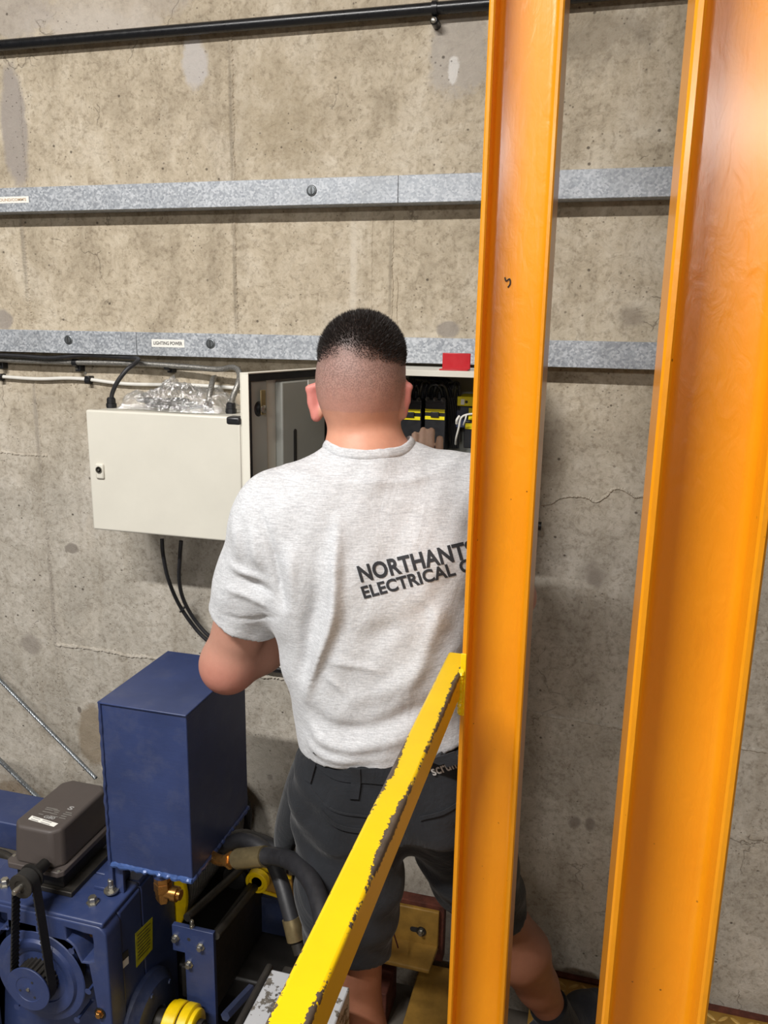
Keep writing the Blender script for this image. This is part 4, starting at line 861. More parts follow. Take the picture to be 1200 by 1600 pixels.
h3 = MB().tube([at(338, 1330, Y=1.61), at(356, 1313, Y=1.60), at(378, 1306, Y=1.58), at(402, 1312, Y=1.56), at(430, 1324, Y=1.54), at(470, 1352, Y=1.52), at(500, 1400, Y=1.50), at(510, 1460, Y=1.48)], 0.016, 16, 8).build('hydraulic_hose', 'rubber', smooth=60, origin=at(400, 1312, Y=1.56)); tag(h3, 'black hydraulic hose looping out from behind the oil tank', 'hose')
# grey chipped box below the rail
gz = 0.58; q = [at(432, 1510, Z=gz), at(543, 1547, Z=gz)]
gx0, gx1, gyb = q[0][0]-0.006, q[1][0]+0.002, (q[0][1]+q[1][1])/2
gm = empty('grey_housing', ((gx0+gx1)/2, 1.0, 0.30)); tag(gm, 'light grey paint-chipped steel housing below the yellow rail', 'machine housing')
MB().box((gx0, 0.70, 0.38), (gx1, gyb, gz)).build('casing', 'greychip', gm, bevel=0.003)
c = at(531, 1590, Y=1.0); MB().hexbolt((gx1, 1.09, gz-0.05), X_, 0.011, 0.010).build('hex_bolt', 'steel', gm, smooth=20)
MB().box((gx0+0.01, gyb-0.001, gz-0.06), (gx0+0.06, gyb+0.035, gz-0.02)).build('rear_lug', 'darksteel', gm, bevel=0.003)
MB().cyl((gx0-0.012, 0.8, gz-0.015), (gx0-0.012, 1.15, gz-0.015), 0.007, n=12).build('side_tube', 'darksteel', gm)
MB().box((gx0+0.02, 0.72, -0.15), (-0.425, gyb-0.04, 0.38)).build('pedestal', 'bluedark', gm, bevel=0.003)
q0, q1 = at(352, 1588, Y=1.26), at(392, 1545, Y=1.36)
sh = MB().tube([q0, q1], 0.011, 6, 0).build('square_shaft', 'bluedark', smooth=20, origin=q0); tag(sh, 'short dark square shaft beside the coupling\'s threaded end', 'shaft')
# dark base box added to fill the shaded area, and blue cross beam
bs = MB().box((-1.36, 1.505, -0.15), (-0.60, 1.90, 0.16)).build('machine_base_fill', 'grease', bevel=0.006); tag(bs, 'dark greasy base frame added to fill the shaded area under the rope drum', 'machine base')
bt, bb_ = at(0, 1284, Y=1.50), at(0, 1325, Y=1.50)
bm_ = empty('cross_beam', (-1.5, 1.56, bb_[2])); tag(bm_, 'blue steel cross beam behind the brown switch box', 'beam')
MB().box((-2.2, 1.50, bb_[2]), (-1.205, 1.625, bt[2])).build('beam', 'blue', bm_, bevel=0.004)
MB().box((-2.2, 1.52, -0.15), (-2.08, 1.61, bb_[2])).build('beam_leg', 'blue', bm_, bevel=0.004)
MB().box((-1.345, 1.52, 0.165), (-1.215, 1.61, bb_[2])).build('beam_leg', 'blue', bm_, bevel=0.004)
cd = MB().tube([at(-40, 1326, Y=1.44), at(0, 1333, Y=1.44), at(18, 1343, Y=1.43), at(34, 1360, Y=1.42)], 0.010, 12, 6).build('grey_hose', 'darksteel', smooth=60, origin=at(0, 1333, Y=1.44)); tag(cd, 'dull grey hose curving in front of the blue beam', 'hose')
# wire ropes
def wire_rope(p0, p1, r, label):
    p0, p1 = V3(p0), V3(p1); root = empty('wire_rope', p1); tag(root, label, 'wire rope', 'wire ropes by the wall')
    d = p1-p0; L = np.linalg.norm(d); d /= L; u = np.cross(d, Z_); u /= np.linalg.norm(u); w_ = np.cross(d, u); n = int(L/0.004)
    for s_ in range(6):
        ph = s_*math.pi/3; pts = [p0+d*L*i/n+(r*0.62)*(math.cos(ph+L*i/n*2*math.pi/0.055)*u+math.sin(ph+L*i/n*2*math.pi/0.055)*w_) for i in range(n+1)]
        MB().tube(pts, r*0.36, 6, 0).build('strand', 'rope', root, smooth=60)
wire_rope(at(-40, 1022, Y=1.86), at(150, 1216, Y=1.72), 0.0058, 'dark wire rope slanting down the wall to the oil tank'); wire_rope(at(-40, 1149, Y=1.78), at(72, 1258, Y=1.62), 0.0066, 'bright twisted wire rope slanting down to the brown switch box')

# ------------------------------------------------------------------ ochre wall bracket and beam between the man's feet
bk = empty('wall_bracket', (-0.41, 1.90, -0.05)); tag(bk, 'ochre steel angle bracket bolted to the wall between the man\'s legs', 'bracket')
q = [at(592, 1407, Y=1.875), at(686, 1428, Y=1.875)]; xa, xb, zt_ = -0.505, float(q[1][0]), float((q[0][2]+q[1][2])/2); zm = float(at(680, 1478, Y=1.875)[2])
MB().box((xa, 1.875, zm-0.005), (xb, 1.888, zt_)).build('upright', 'ochre', bk, bevel=0.003)
f0 = at(668, 1516, Y=1.80)[2]
MB().hexa([(xa, 1.80, f0-.012), (xb-0.008, 1.80, f0-.012), (xb, 1.888, zm-.018), (xa, 1.888, zm-.018)], [(xa, 1.80, f0), (xb-0.008, 1.80, f0), (xb, 1.876, zm), (xa, 1.876, zm)]).build('lower_leg', 'ochre', bk, bevel=0.003)
MB().box((xa-0.01, 1.888, zm-0.06), (xb+0.012, WALL, zt_+0.012)).build('backing_plate', 'rust', bk, bevel=0.003)
for px, py in ((592, 1436), (656, 1454)):
    c = at(px, py, Y=1.8745)
    sl = MB().rings([np.array([(x, y, z) for x, z in rrect(c[0]-0.028, c[2]-0.008, c[0]+0.012, c[2]+0.008, 0.0079)]) for y in (1.8742, 1.8755)]).build('bolt_slot', 'ink', bk, smooth=0)
    MB().lathe((c[0]+0.004, 1.8745, c[2]-0.001), (0, -1, 0), [(0, .014), (.003, .014), (.003, 0)], 20).build('washer', 'darksteel', bk); MB().hexbolt((c[0]+0.004, 1.8715, c[2]-0.001), (0, -1, 0), 0.011, 0.012).build('hex_bolt', 'steel', bk, smooth=20)
bz = -0.02; q = [at(650, 1515, Z=bz), at(704, 1500, Z=bz), at(700, 1600, Z=bz), at(630, 1600, Z=bz)]
fb = MB().box((-0.372, 1.515, -0.15), (-0.262, 1.878, bz)).build('floor_beam', 'ochre', bevel=0.004); tag(fb, 'ochre painted floor beam running from the wall bracket towards the camera', 'beam')
fb2 = MB().box((-0.60, 1.76, -0.15), (-0.44, 1.878, -0.04)).build('floor_block', 'rust', bevel=0.004); tag(fb2, 'rust brown steel block on the floor left of the ochre beam', 'steel block')
tubething('thin_rod', [at(598, 1385, Y=1.80), at(606, 1420, Y=1.79), at(613, 1450, Y=1.785), at(622, 1481, Y=1.78)], 0.0022, 'rust', 'thin rusty rod hanging in front of the ochre wall bracket', 'rod', n=6)

#SECTION lamps
for nm, (x, y), lb in (('ceiling_light', (-1.35, -0.6), 'near fluorescent batten under the ceiling behind the camera'), ('ceiling_light', (0.7, -5.6), 'far fluorescent batten under the ceiling at the room\'s end')):
    e = empty(nm, (x, y, 3.5)); tag(e, lb, 'ceiling light')
    MB().box((x-0.80, y-0.06, 3.42), (x+0.80, y+0.06, 3.5)).build('batten_housing', 'ceiling', e, bevel=0.006)

#SECTION person
# ------------------------------------------------------------------ signed-distance modelling for the man
class SDF:
    def __init__(s, lo, hi, h):
        s.lo = V3(lo); s.h = h; s.n = np.ceil((V3(hi)-s.lo)/h).astype(int)+1; s.d = np.full(s.n, 0.2, np.float32)
        s.ax = [(s.lo[i]+h*np.arange(s.n[i])).astype(np.float32) for i in range(3)]
    def sl(s, lo, hi):
        a = np.clip(np.floor((V3(lo)-s.lo)/s.h).astype(int), 0, s.n-1); b = np.clip(np.ceil((V3(hi)-s.lo)/s.h).astype(int)+1, 1, s.n)
        return tuple(slice(int(x), int(max(y, x+1))) for x, y in zip(a, b))
    def grid(s, S): return np.meshgrid(s.ax[0][S[0]], s.ax[1][S[1]], s.ax[2][S[2]], indexing='ij', sparse=True)
    def put(s, fn, lo, hi, k=0.0, op='u', pad=0.03):
        S = s.sl(V3(lo)-pad-k, V3(hi)+pad+k); X, Y, Z = s.grid(S); d = fn(X, Y, Z).astype(np.float32); c = s.d[S]
        if op == 'sub': d = -d; s.d[S] = np.maximum(c, d) if k == 0 else -smin(-c, -d, k)
        elif op == 'int': s.d[S] = np.maximum(c, d)
        else: s.d[S] = np.minimum(c, d) if k == 0 else smin(c, d, k)
    def cone(s, a, b, ra, rb, k=0.0, op='u'):
        a, b = V3(a), V3(b); ab = b-a; L2 = float(ab@ab)
        def fn(X, Y, Z):
            t = np.clip(((X-a[0])*ab[0]+(Y-a[1])*ab[1]+(Z-a[2])*ab[2])/L2, 0, 1)
            return np.sqrt((X-a[0]-t*ab[0])**2+(Y-a[1]-t*ab[1])**2+(Z-a[2]-t*ab[2])**2)-(ra+t*(rb-ra))
        r = max(ra, rb); s.put(fn, np.minimum(a, b)-r, np.maximum(a, b)+r, k, op)
    def chain(s, pts, rad, k=0.01):
        for i in range(len(pts)-1): s.cone(pts[i], pts[i+1], rad[i], rad[i+1], k)
    def ell(s, c, r, rot=None, k=0.0, op='u'):
        c, r = V3(c), V3(r); R = np.eye(3) if rot is None else np.array(rot.to_3x3() if hasattr(rot, 'to_3x3') else rot)
        def fn(X, Y, Z):
            x, y, z = X-c[0], Y-c[1], Z-c[2]
            u = [(R[0][i]*x+R[1][i]*y+R[2][i]*z)/r[i] for i in range(3)]
            q = np.sqrt(u[0]**2+u[1]**2+u[2]**2); g = np.sqrt((u[0]/r[0])**2+(u[1]/r[1])**2+(u[2]/r[2])**2)
            return q*(q-1)/np.maximum(g, 1e-4)
        m = max(r); s.put(fn, c-m, c+m, k, op)
    def mesh(s):
        d = s.d; sg = d < 0; n = np.array(d.shape)-1
        c = np.zeros(n, np.int8)
        for i in (0, 1):
            for j in (0, 1):
                for k in (0, 1): c += sg[i:i+n[0], j:j+n[1], k:k+n[2]]
        act = (c > 0) & (c < 8); ijk = np.argwhere(act); idx = np.full(n, -1, np.int32); idx[act] = np.arange(len(ijk))
        I, J, K = ijk.T; pos = np.zeros((len(ijk), 3)); cnt = np.zeros(len(ijk))
        cs = [(i, j, k) for i in (0, 1) for j in (0, 1) for k in (0, 1)]
        for a in cs:
            for ax in range(3):
                if a[ax]: continue
                b = list(a); b[ax] = 1
                da = d[I+a[0], J+a[1], K+a[2]]; db = d[I+b[0], J+b[1], K+b[2]]; m = (da < 0) != (db < 0)
                t = np.where(m, da/np.where(m, da-db, 1), 0); p = np.tile(np.array(a, float), (len(ijk), 1)); p[:, ax] += t
                pos[m] += p[m]; cnt += m
        v = s.lo+s.h*(ijk+pos/cnt[:, None]); F_ = []
        for ax in range(3):
            o1, o2 = (ax+1) % 3, (ax+2) % 3
            A = np.moveaxis(sg, (ax, o1, o2), (0, 1, 2)); ch = A[:-1] != A[1:]; ch[:, 0] = ch[:, -1] = False; ch[:, :, 0] = ch[:, :, -1] = False
            e = np.argwhere(ch); T = np.moveaxis(idx, (ax, o1, o2), (0, 1, 2)); i, j, k = e.T
            q = np.stack([T[i, j-1, k-1], T[i, j, k-1], T[i, j, k], T[i, j-1, k]], 1); fl = ~A[i, j, k]; q[fl] = q[fl][:, ::-1]; F_.append(q)
        return v, np.concatenate(F_)
def smin(a, b, k):
    h = np.maximum(k-np.abs(a-b), 0)/k; return np.minimum(a, b)-h*h*k*0.25
def lap(v, f, it=2, lam=0.5):
    e = np.concatenate([f[:, [0, 1]], f[:, [1, 2]], f[:, [2, 3]], f[:, [3, 0]]]); e = np.concatenate([e, e[:, ::-1]])
    for _ in range(it):
        s_ = np.zeros_like(v); c = np.zeros(len(v)); np.add.at(s_, e[:, 0], v[e[:, 1]]); np.add.at(c, e[:, 0], 1); v = v+lam*(s_/np.maximum(c, 1)[:, None]-v)
    return v
def sdf_obj(name, s, mat, parent=None, it=2, origin=None, keep=True):
    v, f = s.mesh()
    if keep:       # keep the largest connected shell only
        lab = np.arange(len(v)); 
        e = np.concatenate([f[:, [0, 1]], f[:, [1, 2]], f[:, [2, 3]], f[:, [3, 0]]])
        for _ in range(400):
            m = np.minimum(lab[e[:, 0]], lab[e[:, 1]]); old = lab.copy()
            np.minimum.at(lab, e[:, 0], m); np.minimum.at(lab, e[:, 1], m); lab = lab[lab]
            if (lab == old).all(): break
        big = np.bincount(lab).argmax(); k = lab == big; mp = np.cumsum(k)-1; f = mp[f[k[f[:, 0]]]]; v = v[k]
    v = lap(v, f, it)
    me = bpy.data.meshes.new(name); vv = v if origin is None else v-V3(origin)
    me.from_pydata(vv.tolist(), [], f.tolist()); me.update()
    o = link(name, me, mat, parent, smooth=0, origin=origin); me.polygons.foreach_set('use_smooth', [True]*len(me.polygons)); return o, v, f
def loft(st, pw=2.3):
    """st: rows of height, centre x, centre y, half width, half depth, yaw degrees -> distance function"""
    st = np.array(sorted(st), float)
    def fn(X, Y, Z, grow=0.0):
        z = np.clip(Z, st[0, 0], st[-1, 0]).astype(float)
        g = [np.interp(z, st[:, 0], st[:, i]) for i in range(1, 6)]
        c, s_ = np.cos(np.radians(g[4])), np.sin(np.radians(g[4])); x, y = X-g[0], Y-g[1]
        u = (x*c+y*s_)/(g[2]+grow); v = (-x*s_+y*c)/(g[3]+grow)
        q = (np.abs(u)**pw+np.abs(v)**pw)**(1/pw); d = (q-1)*np.minimum(g[2], g[3])
        return np.maximum(d, np.maximum(st[0, 0]-Z, Z-st[-1, 0]))
    return fn, st

# joints
Hc = at(566, 592, Y=1.405); C7 = V3(at(566, 700, Y=1.365)); SL = at(430, 808, Y=1.320); EL = at(357, 1036, Y=1.362); WLh = V3((-0.560, 1.560, 1.085))
SR = V3((-0.232, 1.470, 1.392)); ER = V3((-0.150, 1.585, 1.170)); WR = V3((-0.285, 1.650, 1.350))
PC = V3((-0.325, 1.372, 0.86)); HL, HR = V3((-0.415, 1.365, 0.83)), V3((-0.262, 1.395, 0.84))
KL = at(548, 1512, Y=1.285); AL = V3((-0.350, 1.235, 0.10)); KR = at(776, 1425, Y=1.555); AR = at(864, 1583, Y=1.652)
torso = [(0.86, -0.340, 1.370, 0.172, 0.112, 6), (0.93, -0.352, 1.365, 0.166, 0.110, 8), (1.02, -0.362, 1.360, 0.166, 0.110, 11), (1.12, -0.375, 1.362, 0.178, 0.115, 14),
         (1.22, -0.388, 1.366, 0.190, 0.120, 17), (1.31, -0.396, 1.372, 0.190, 0.118, 19), (1.38, -0.402, 1.378, 0.168, 0.100, 20), (1.44, -0.405, 1.378, 0.110, 0.080, 20)]
tfn, tst = loft(torso)
# ---- body: one continuous skin
B = SDF((-0.86, 1.05, -0.01), (0.16, 1.86, 1.73), 0.0042)
tlo, thi = V3((-0.62, 1.2, 0.8)), V3((-0.15, 1.55, 1.46))
B.put(lambda X, Y, Z: tfn(X, Y, Z, -0.012)+0.004, tlo, thi)
neck0 = C7+V3((0.004, 0.022, -0.05))
B.cone(neck0, Hc+V3((0, 0.004, -0.055)), 0.074, 0.0635, 0.03)
B.cone(C7+V3((-0.01, 0.02, -0.03)), SL+V3((0.02, 0, 0.0)), 0.05, 0.058, 0.04); B.cone(C7+V3((0.01, 0.02, -0.03)), SR, 0.05, 0.058, 0.04)
# skull: tall, straight-sided, slightly flat on top
B.ell(Hc+V3((0, 0.002, 0.012)), (0.0765, 0.098, 0.102), k=0.03)
B.ell(Hc+V3((0, -0.022, -0.010)), (0.0745, 0.070, 0.085), k=0.02)
B.ell(Hc+V3((0.0, 0.0, 0.055)), (0.066, 0.082, 0.055), k=0.02)
B.ell(Hc+V3((0, 0.055, -0.062)), (0.058, 0.052, 0.060), k=0.03)          # jaw
B.ell(Hc+V3((0, 0.092, -0.098)), (0.024, 0.020, 0.020), k=0.02)          # chin
B.cone(Hc+V3((0, 0.100, 0.000)), Hc+V3((0, 0.117, -0.032)), 0.008, 0.013, 0.012)   # nose
for sx in (-1, 1):
    B.ell(Hc+V3((sx*0.031, 0.098, 0.002)), (0.016, 0.014, 0.010), k=0.008, op='sub'); B.ell(Hc+V3((sx*0.031, 0.090, 0.001)), (0.0125, 0.0105, 0.0095), k=0.002)
    B.cone(Hc+V3((sx*0.014, 0.096, 0.018)), Hc+V3((sx*0.046, 0.086, 0.016)), 0.006, 0.005, 0.008)
B.cone(Hc+V3((-0.018, 0.098, -0.066)), Hc+V3((0.018, 0.098, -0.066)), 0.006, 0.006, 0.004); B.cone(Hc+V3((-0.018, 0.1, -0.076)), Hc+V3((0.018, 0.1, -0.076)), 0.007, 0.007, 0.004)
# ears
for sx, top, mid, low, ey in ((-1, (482, 607), (485, 628), (494, 652), 1.412), (1, (640, 604), (636, 626), (628, 648), 1.412)):
    T_, M_, L_ = at(*top, Y=ey-0.006), at(*mid, Y=ey-0.004), at(*low, Y=ey)
    B.chain([Hc+V3((sx*0.070, 0.006, -0.012)), T_+V3((-sx*0.010, 0.004, 0.004)), T_], [0.006, 0.0060, 0.0055], 0.006)
    B.chain([T_, M_, L_], [0.0058, 0.0052, 0.0078], 0.006)
    B.ell((T_+M_+L_)/3+V3((-sx*0.009, 0.006, 0)), (0.0065, 0.016, 0.029), Matrix.Rotation(math.radians(sx*55), 3, 'Z'), 0.008)
    B.cone(L_, Hc+V3((sx*0.066, 0.012, -0.045)), 0.0072, 0.010, 0.008)
# arms
um = SL+(EL-SL)*0.5
B.chain([SL, um, EL], [0.062, 0.056, 0.049], 0.03); B.ell(EL+V3((0.004, -0.010, -0.006)), (0.042, 0.042, 0.046), k=0.03)
B.chain([EL, EL+(WLh-EL)*0.32, WLh], [0.048, 0.049, 0.030], 0.03)
um = SR+(ER-SR)*0.5
B.chain([SR, um, ER], [0.062, 0.055, 0.045], 0.03); B.chain([ER, ER+(WR-ER)*0.35, WR], [0.045, 0.044, 0.029], 0.03)
# right hand: palm up behind the shoulder, fingers reaching into the cabinet
def hand(wr, knuck, tips, rk, rt, thumb):
    for kn, (m_, tp) in zip(knuck, tips):
        B.cone(wr, kn, 0.020, 0.0125, 0.010); B.chain([kn, m_, tp], [rk, rk*0.95, rt], 0.002)
    B.chain(thumb, [0.014, 0.0115, 0.009], 0.004)
fy = 1.690
tp = [at(648, 675, Y=fy-.03), at(661, 667.5, Y=fy-.02), at(674, 668.5, Y=fy-.02), at(687, 680.5, Y=fy-.03)]
kn = [V3((p[0]*0.97-0.008, 1.668, 1.430-0.004*i)) for i, p in enumerate(tp)]
ti = [((kn[i]*0.45+tp[i]*0.55)+V3((0, -0.004, 0)), tp[i]+V3((0, 0.004, -0.007))) for i in range(4)]
hand(WR, kn, ti, 0.0090, 0.0082, [WR+V3((-0.015, 0.008, 0.015)), WR+V3((-0.055, 0.028, 0.05)), WR+V3((-0.062, 0.045, 0.085))])
# left hand (below the cabinet door, hidden from the photo)
kl = [WLh+V3((0.030+0.018*i, 0.070-0.004*i, 0.03-0.006*i)) for i in range(4)]
for i in range(4):
    B.cone(WLh, kl[i], 0.020, 0.012, 0.010); B.chain([kl[i], kl[i]+V3((0.010, 0.030, 0.012)), kl[i]+V3((0.016, 0.045+0.004*(i in (1, 2)), -0.004))], [0.0092, 0.0088, 0.0078], 0.002)
B.chain([WLh+V3((0.0, 0.01, 0.01)), WLh+V3((0.002, 0.045, 0.040)), WLh+V3((0.016, 0.070, 0.052))], [0.014, 0.0115, 0.009], 0.004)
# legs
B.chain([HL, HL*0.5+KL*0.5, KL], [0.088, 0.076, 0.056], 0.03); B.chain([HR, HR*0.5+KR*0.5, KR], [0.088, 0.076, 0.056], 0.03)
B.ell(PC+V3((0, 0.0, -0.01)), (0.155, 0.105, 0.11), k=0.04)
for K_, A_ in ((KL, AL), (KR, AR)):
    rt = A_[0] > -0.2; c = K_+(A_-K_)*0.34+V3((0.010 if rt else 0, -0.012, 0)); B.chain([K_, c, K_+(A_-K_)*0.7, A_], [0.056, 0.064, 0.047, 0.036], 0.02)
def footdir(A_, T_): 
    d = V3(T_)-V3(A_); d[2] = 0; return d/np.linalg.norm(d)
TL = V3((-0.365, 1.40, 0.03)); TR = at(916, 1572, Z=0.055)
for A_, T_ in ((AL, TL), (AR, TR)):
    fd = footdir(A_, T_); hl = V3((A_[0], A_[1], 0.048))-fd*0.045; ba = V3((A_[0], A_[1], 0.044))+fd*0.11; tt = V3((A_[0], A_[1], 0.040))+fd*0.16
    B.cone(A_, hl, 0.034, 0.026, 0.01); B.cone(A_-Z_*0.03, ba, 0.030, 0.022, 0.01); B.cone(hl, ba, 0.026, 0.024, 0.01); B.cone(ba, tt, 0.022, 0.018, 0.01)
person, bv, bf_ = sdf_obj('person', B, 'skin', None, 2, origin=(-0.33, 1.35, 0.0))
tag(person, 'man in light grey printed T-shirt and charcoal shorts, seen from behind', 'person')
# skin tone, clipped-hair colouring and painted leg shade, per vertex
def ss(x, a, b): t = np.clip((x-a)/(b-a), 0, 1); return t*t*(3-2*t)
tone = np.tile(np.array(lin('c49080')[:3]), (len(bv), 1)); 
def blend(m, hx):
    global tone
    tone = tone*(1-m[:, None])+np.array(lin(hx)[:3])*m[:, None]
rel = bv-Hc; z = bv[:, 2]; ishead = (z > 1.46) & (np.abs(rel[:, 0]) < 0.12) & (np.abs(rel[:, 1]) < 0.14)
blend(np.where((z < 1.56) & ishead, 1.0, 0.0)*0.75, 'd2987c')
armm = (bv[:, 0] < -0.58) & (z < 1.15) & (z > 0.85); blend(np.where(armm, 1.0, 0), 'b98a78'); blend(np.where(armm, 1-ss(np.linalg.norm(bv-(EL+V3((0, -.03, -.03))), axis=1), 0.03, 0.09), 0)*0.5, 'b86e60')
blend(np.where(z < 0.75, 1.0, 0.0), '8a5c47');  # leg skin darkened: the shade on the legs is in the colour
handm = (np.linalg.norm(bv-V3((-0.33, 1.67, 1.43)), axis=1) < 0.12) & (bv[:, 1] > 1.6); blend(np.where(handm, 1.0, 0), 'c9a893')  # hand skin lightened to make up for the shadow in the cabinet
nz_ = (np.sin(bv[:, 0]*310)+np.sin(bv[:, 2]*270+1)+np.sin(bv[:, 0]*140+bv[:, 2]*190))*0.0018
back = ss(-rel[:, 1], -0.115, -0.04)                                       # face side keeps skin
stub = ss(z+nz_, 1.535, 1.640)*back*ishead
earm = ishead & (np.abs(rel[:, 0]) > 0.0815) & (rel[:, 2] < 0.03) & (rel[:, 2] > -0.085); blend(np.where(earm, 0.85, 0), 'cf8078')
stub = np.where(earm, 0, stub)
blend(stub*0.66, '8a7a75')
crown = ss(z+nz_+np.abs(rel[:, 0])*0.36, 1.648, 1.694)*ishead*np.where(rel[:, 1] > 0.06, ss(z, 1.64, 1.66), 1)*np.where(earm, 0, 1); blend(crown*0.96, '1d1613')
al = stub*(1-crown)
ca = person.data.color_attributes.new('tone', 'FLOAT_COLOR', 'POINT'); ca.data.foreach_set('color', np.c_[tone, al].astype(np.float32).ravel())
# ---- hair on the crown: short upright strands
def hair():
    me = person.data; c_ = []; 
    fc_ = bf_[(crown[bf_].mean(1) > 0.30)]; ctr = bv[fc_].mean(1); e1 = bv[fc_[:, 1]]-bv[fc_[:, 0]]; e2 = bv[fc_[:, 3]]-bv[fc_[:, 0]]; nr = np.cross(e1, e2); nr /= np.maximum(np.linalg.norm(nr, axis=1), 1e-9)[:, None]
    nr *= np.sign((nr*(ctr-Hc)).sum(1))[:, None]; den = crown[fc_].mean(1); V_, F_ = [], []; n0 = 0
    for rep in range(3):
        r1_, r2 = rng.random((2, len(ctr), 1)); p = bv[fc_[:, 0]]+e1*r1_+e2*r2
        d = nr+rng.normal(0, 0.22, nr.shape)+np.array([0, 0.15, 0.5]); d /= np.linalg.norm(d, axis=1)[:, None]; ln = (0.0002+0.0075*den**1.5)*(0.6+0.7*rng.random(len(ctr)))
        sd = np.cross(d, rng.normal(size=d.shape)); sd /= np.linalg.norm(sd, axis=1)[:, None]; s3 = np.cross(d, sd); w_ = 0.0006
        a_, b_, c2, t_ = p+sd*w_, p-sd*w_*.5+s3*w_*.87, p-sd*w_*.5-s3*w_*.87, p+d*ln[:, None]
        V_.append(np.stack([a_, b_, c2, t_], 1).reshape(-1, 3)); k = n0+4*np.arange(len(p))[:, None]; F_.append(np.concatenate([k+[0, 1, 3], k+[1, 2, 3], k+[2, 0, 3]])); n0 += 4*len(p)
    m = bpy.data.meshes.new('hair'); v = np.concatenate(V_)-V3((-0.33, 1.35, 0.0)); m.from_pydata(v.tolist(), [], np.concatenate(F_).tolist()); m.update()
    o = bpy.data.objects.new('hair', m); m.materials.append(MAT['hair']); COL.objects.link(o); o.parent = person; plabel(o, 'short dark brown hair with a faded back')
hair()

# ---- T-shirt
T = SDF((-0.84, 1.17, 0.84), (-0.08, 1.68, 1.53), 0.0040)
def wav(X, Z): return 0.0
folds = [  # polylines in photo pixels, width (m), height (m)
    ([(528, 800), (530, 860), (532, 920), (526, 965), (508, 1015), (488, 1062), (478, 1095)], 0.010, 0.016),
    ([(505, 850), (500, 930), (484, 1010), (474, 1060)], 0.014, -0.011),
    ([(440, 850), (446, 900), (450, 950)], 0.010, -0.008), ([(462, 840), (466, 900), (462, 960)], 0.012, 0.006),
    ([(515, 1025), (560, 1035), (605, 1048)], 0.006, 0.004), ([(512, 1045), (530, 1062), (545, 1078)], 0.006, 0.004),
    ([(480, 1120), (500, 1150), (545, 1165), (600, 1160), (660, 1140)], 0.014, 0.009), ([(488, 1105), (520, 1128), (570, 1135), (640, 1118), (690, 1095)], 0.014, -0.007),
    ([(475, 1150), (500, 1175), (550, 1185), (620, 1180)], 0.010, 0.007), ([(650, 930), (675, 965), (690, 1000)], 0.012, 0.006), ([(690, 930), (670, 1000), (650, 1060), (620, 1110)], 0.014, 0.006),
    ([(630, 690), (640, 705), (648, 725)], 0.005, 0.004), ([(645, 690), (656, 706), (666, 724)], 0.005, 0.004), ([(660, 692), (672, 706), (684, 722)], 0.005, 0.004),
    ([(590, 790), (640, 800), (700, 820)], 0.018, 0.005), ([(640, 750), (690, 780), (725, 800)], 0.016, 0.005), ([(560, 1000), (620, 980), (690, 940)], 0.02, -0.005), ([(545, 1090), (600, 1080), (680, 1040)], 0.016, 0.005)]
arm_folds = [([(395, 775), (410, 800), (428, 840), (438, 890), (442, 930)], 0.005, -0.006), ([(350, 880), (385, 895), (425, 905)], 0.008, 0.006), ([(362, 900), (400, 915), (435, 925)], 0.008, -0.005),
    ([(345, 920), (380, 930), (420, 950)], 0.008, 0.005), ([(365, 810), (372, 850), (362, 890)], 0.012, 0.006), ([(400, 820), (405, 860), (415, 890)], 0.010, 0.006), ([(331, 965), (385, 974), (446, 960)], 0.003, -0.003)]
FL = []
for grp, Yf in ((folds, 1.255), (arm_folds, 1.25)):
    for pl_, w_, h_ in grp:
        p = spline([at(a_, b_, Y=Yf) for a_, b_ in pl_], 4); FL.append((p[:, [0, 2]], w_, h_))
def crease(X, Y, Z):
    o = np.zeros(np.broadcast(X, Y, Z).shape, np.float32)[:, :1, :]; x, z = X[:, :, :], Z[:, :, :]
    for p, w_, h_ in FL:
        n_ = len(p)-1; acc = np.zeros(np.broadcast(x, z).shape, np.float32)
        for i_, (a_, b_) in enumerate(zip(p[:-1], p[1:])):
            ab = b_-a_; t = np.clip(((x-a_[0])*ab[0]+(z-a_[1])*ab[1])/(ab@ab+1e-9), 0, 1); dd_ = (x-a_[0]-t*ab[0])**2+(z-a_[1]-t*ab[1])**2
            acc = np.maximum(acc, np.clip(np.sin(math.pi*np.clip((i_+t)/n_, 0, 1)), 0, 1)**0.7*np.exp(-dd_/(w_*w_)))
        o = o+h_*acc.astype(np.float32)
    return o*(1-ss(Y, 1.30, 1.36)).astype(np.float32)
T.put(lambda X, Y, Z: tfn(X, Y, Z, 0.004), tlo-0.03, thi+0.03)
T.cone(C7+V3((-0.015, 0.018, -0.045)), SL+V3((0.015, 0, 0.0)), 0.066, 0.074, 0.05); T.cone(C7+V3((0.015, 0.02, -0.035)), SR, 0.066, 0.074, 0.05)
T.ell((-0.47, 1.335, 1.30), (0.11, 0.085, 0.13), Matrix.Rotation(math.radians(10), 3, 'Z'), 0.06)          # shoulder blade
T.ell((-0.29, 1.40, 1.30), (0.09, 0.085, 0.12), None, 0.06)
ud = (EL-SL)/np.linalg.norm(EL-SL)
SB = SL+(EL-SL)*0.78
T.cone(SL, SL+(EL-SL)*0.45, 0.073, 0.070, 0.045); T.cone(SL+(EL-SL)*0.35, SB, 0.070, 0.0705, 0.03)
rd_ = (ER-SR)/np.linalg.norm(ER-SR); RB = SR+(ER-SR)*0.75
T.cone(SR, RB, 0.074, 0.066, 0.045)
X, Y, Z = np.meshgrid(*T.ax, indexing='ij', sparse=True)
T.d -= crease(X, Y, Z)
wob = 0.0022*np.sin(X*38+Z*23)*np.sin(Z*31-X*17)+0.0007*np.sin(X*90-Z*60+Y*40)
T.d -= wob.astype(np.float32)
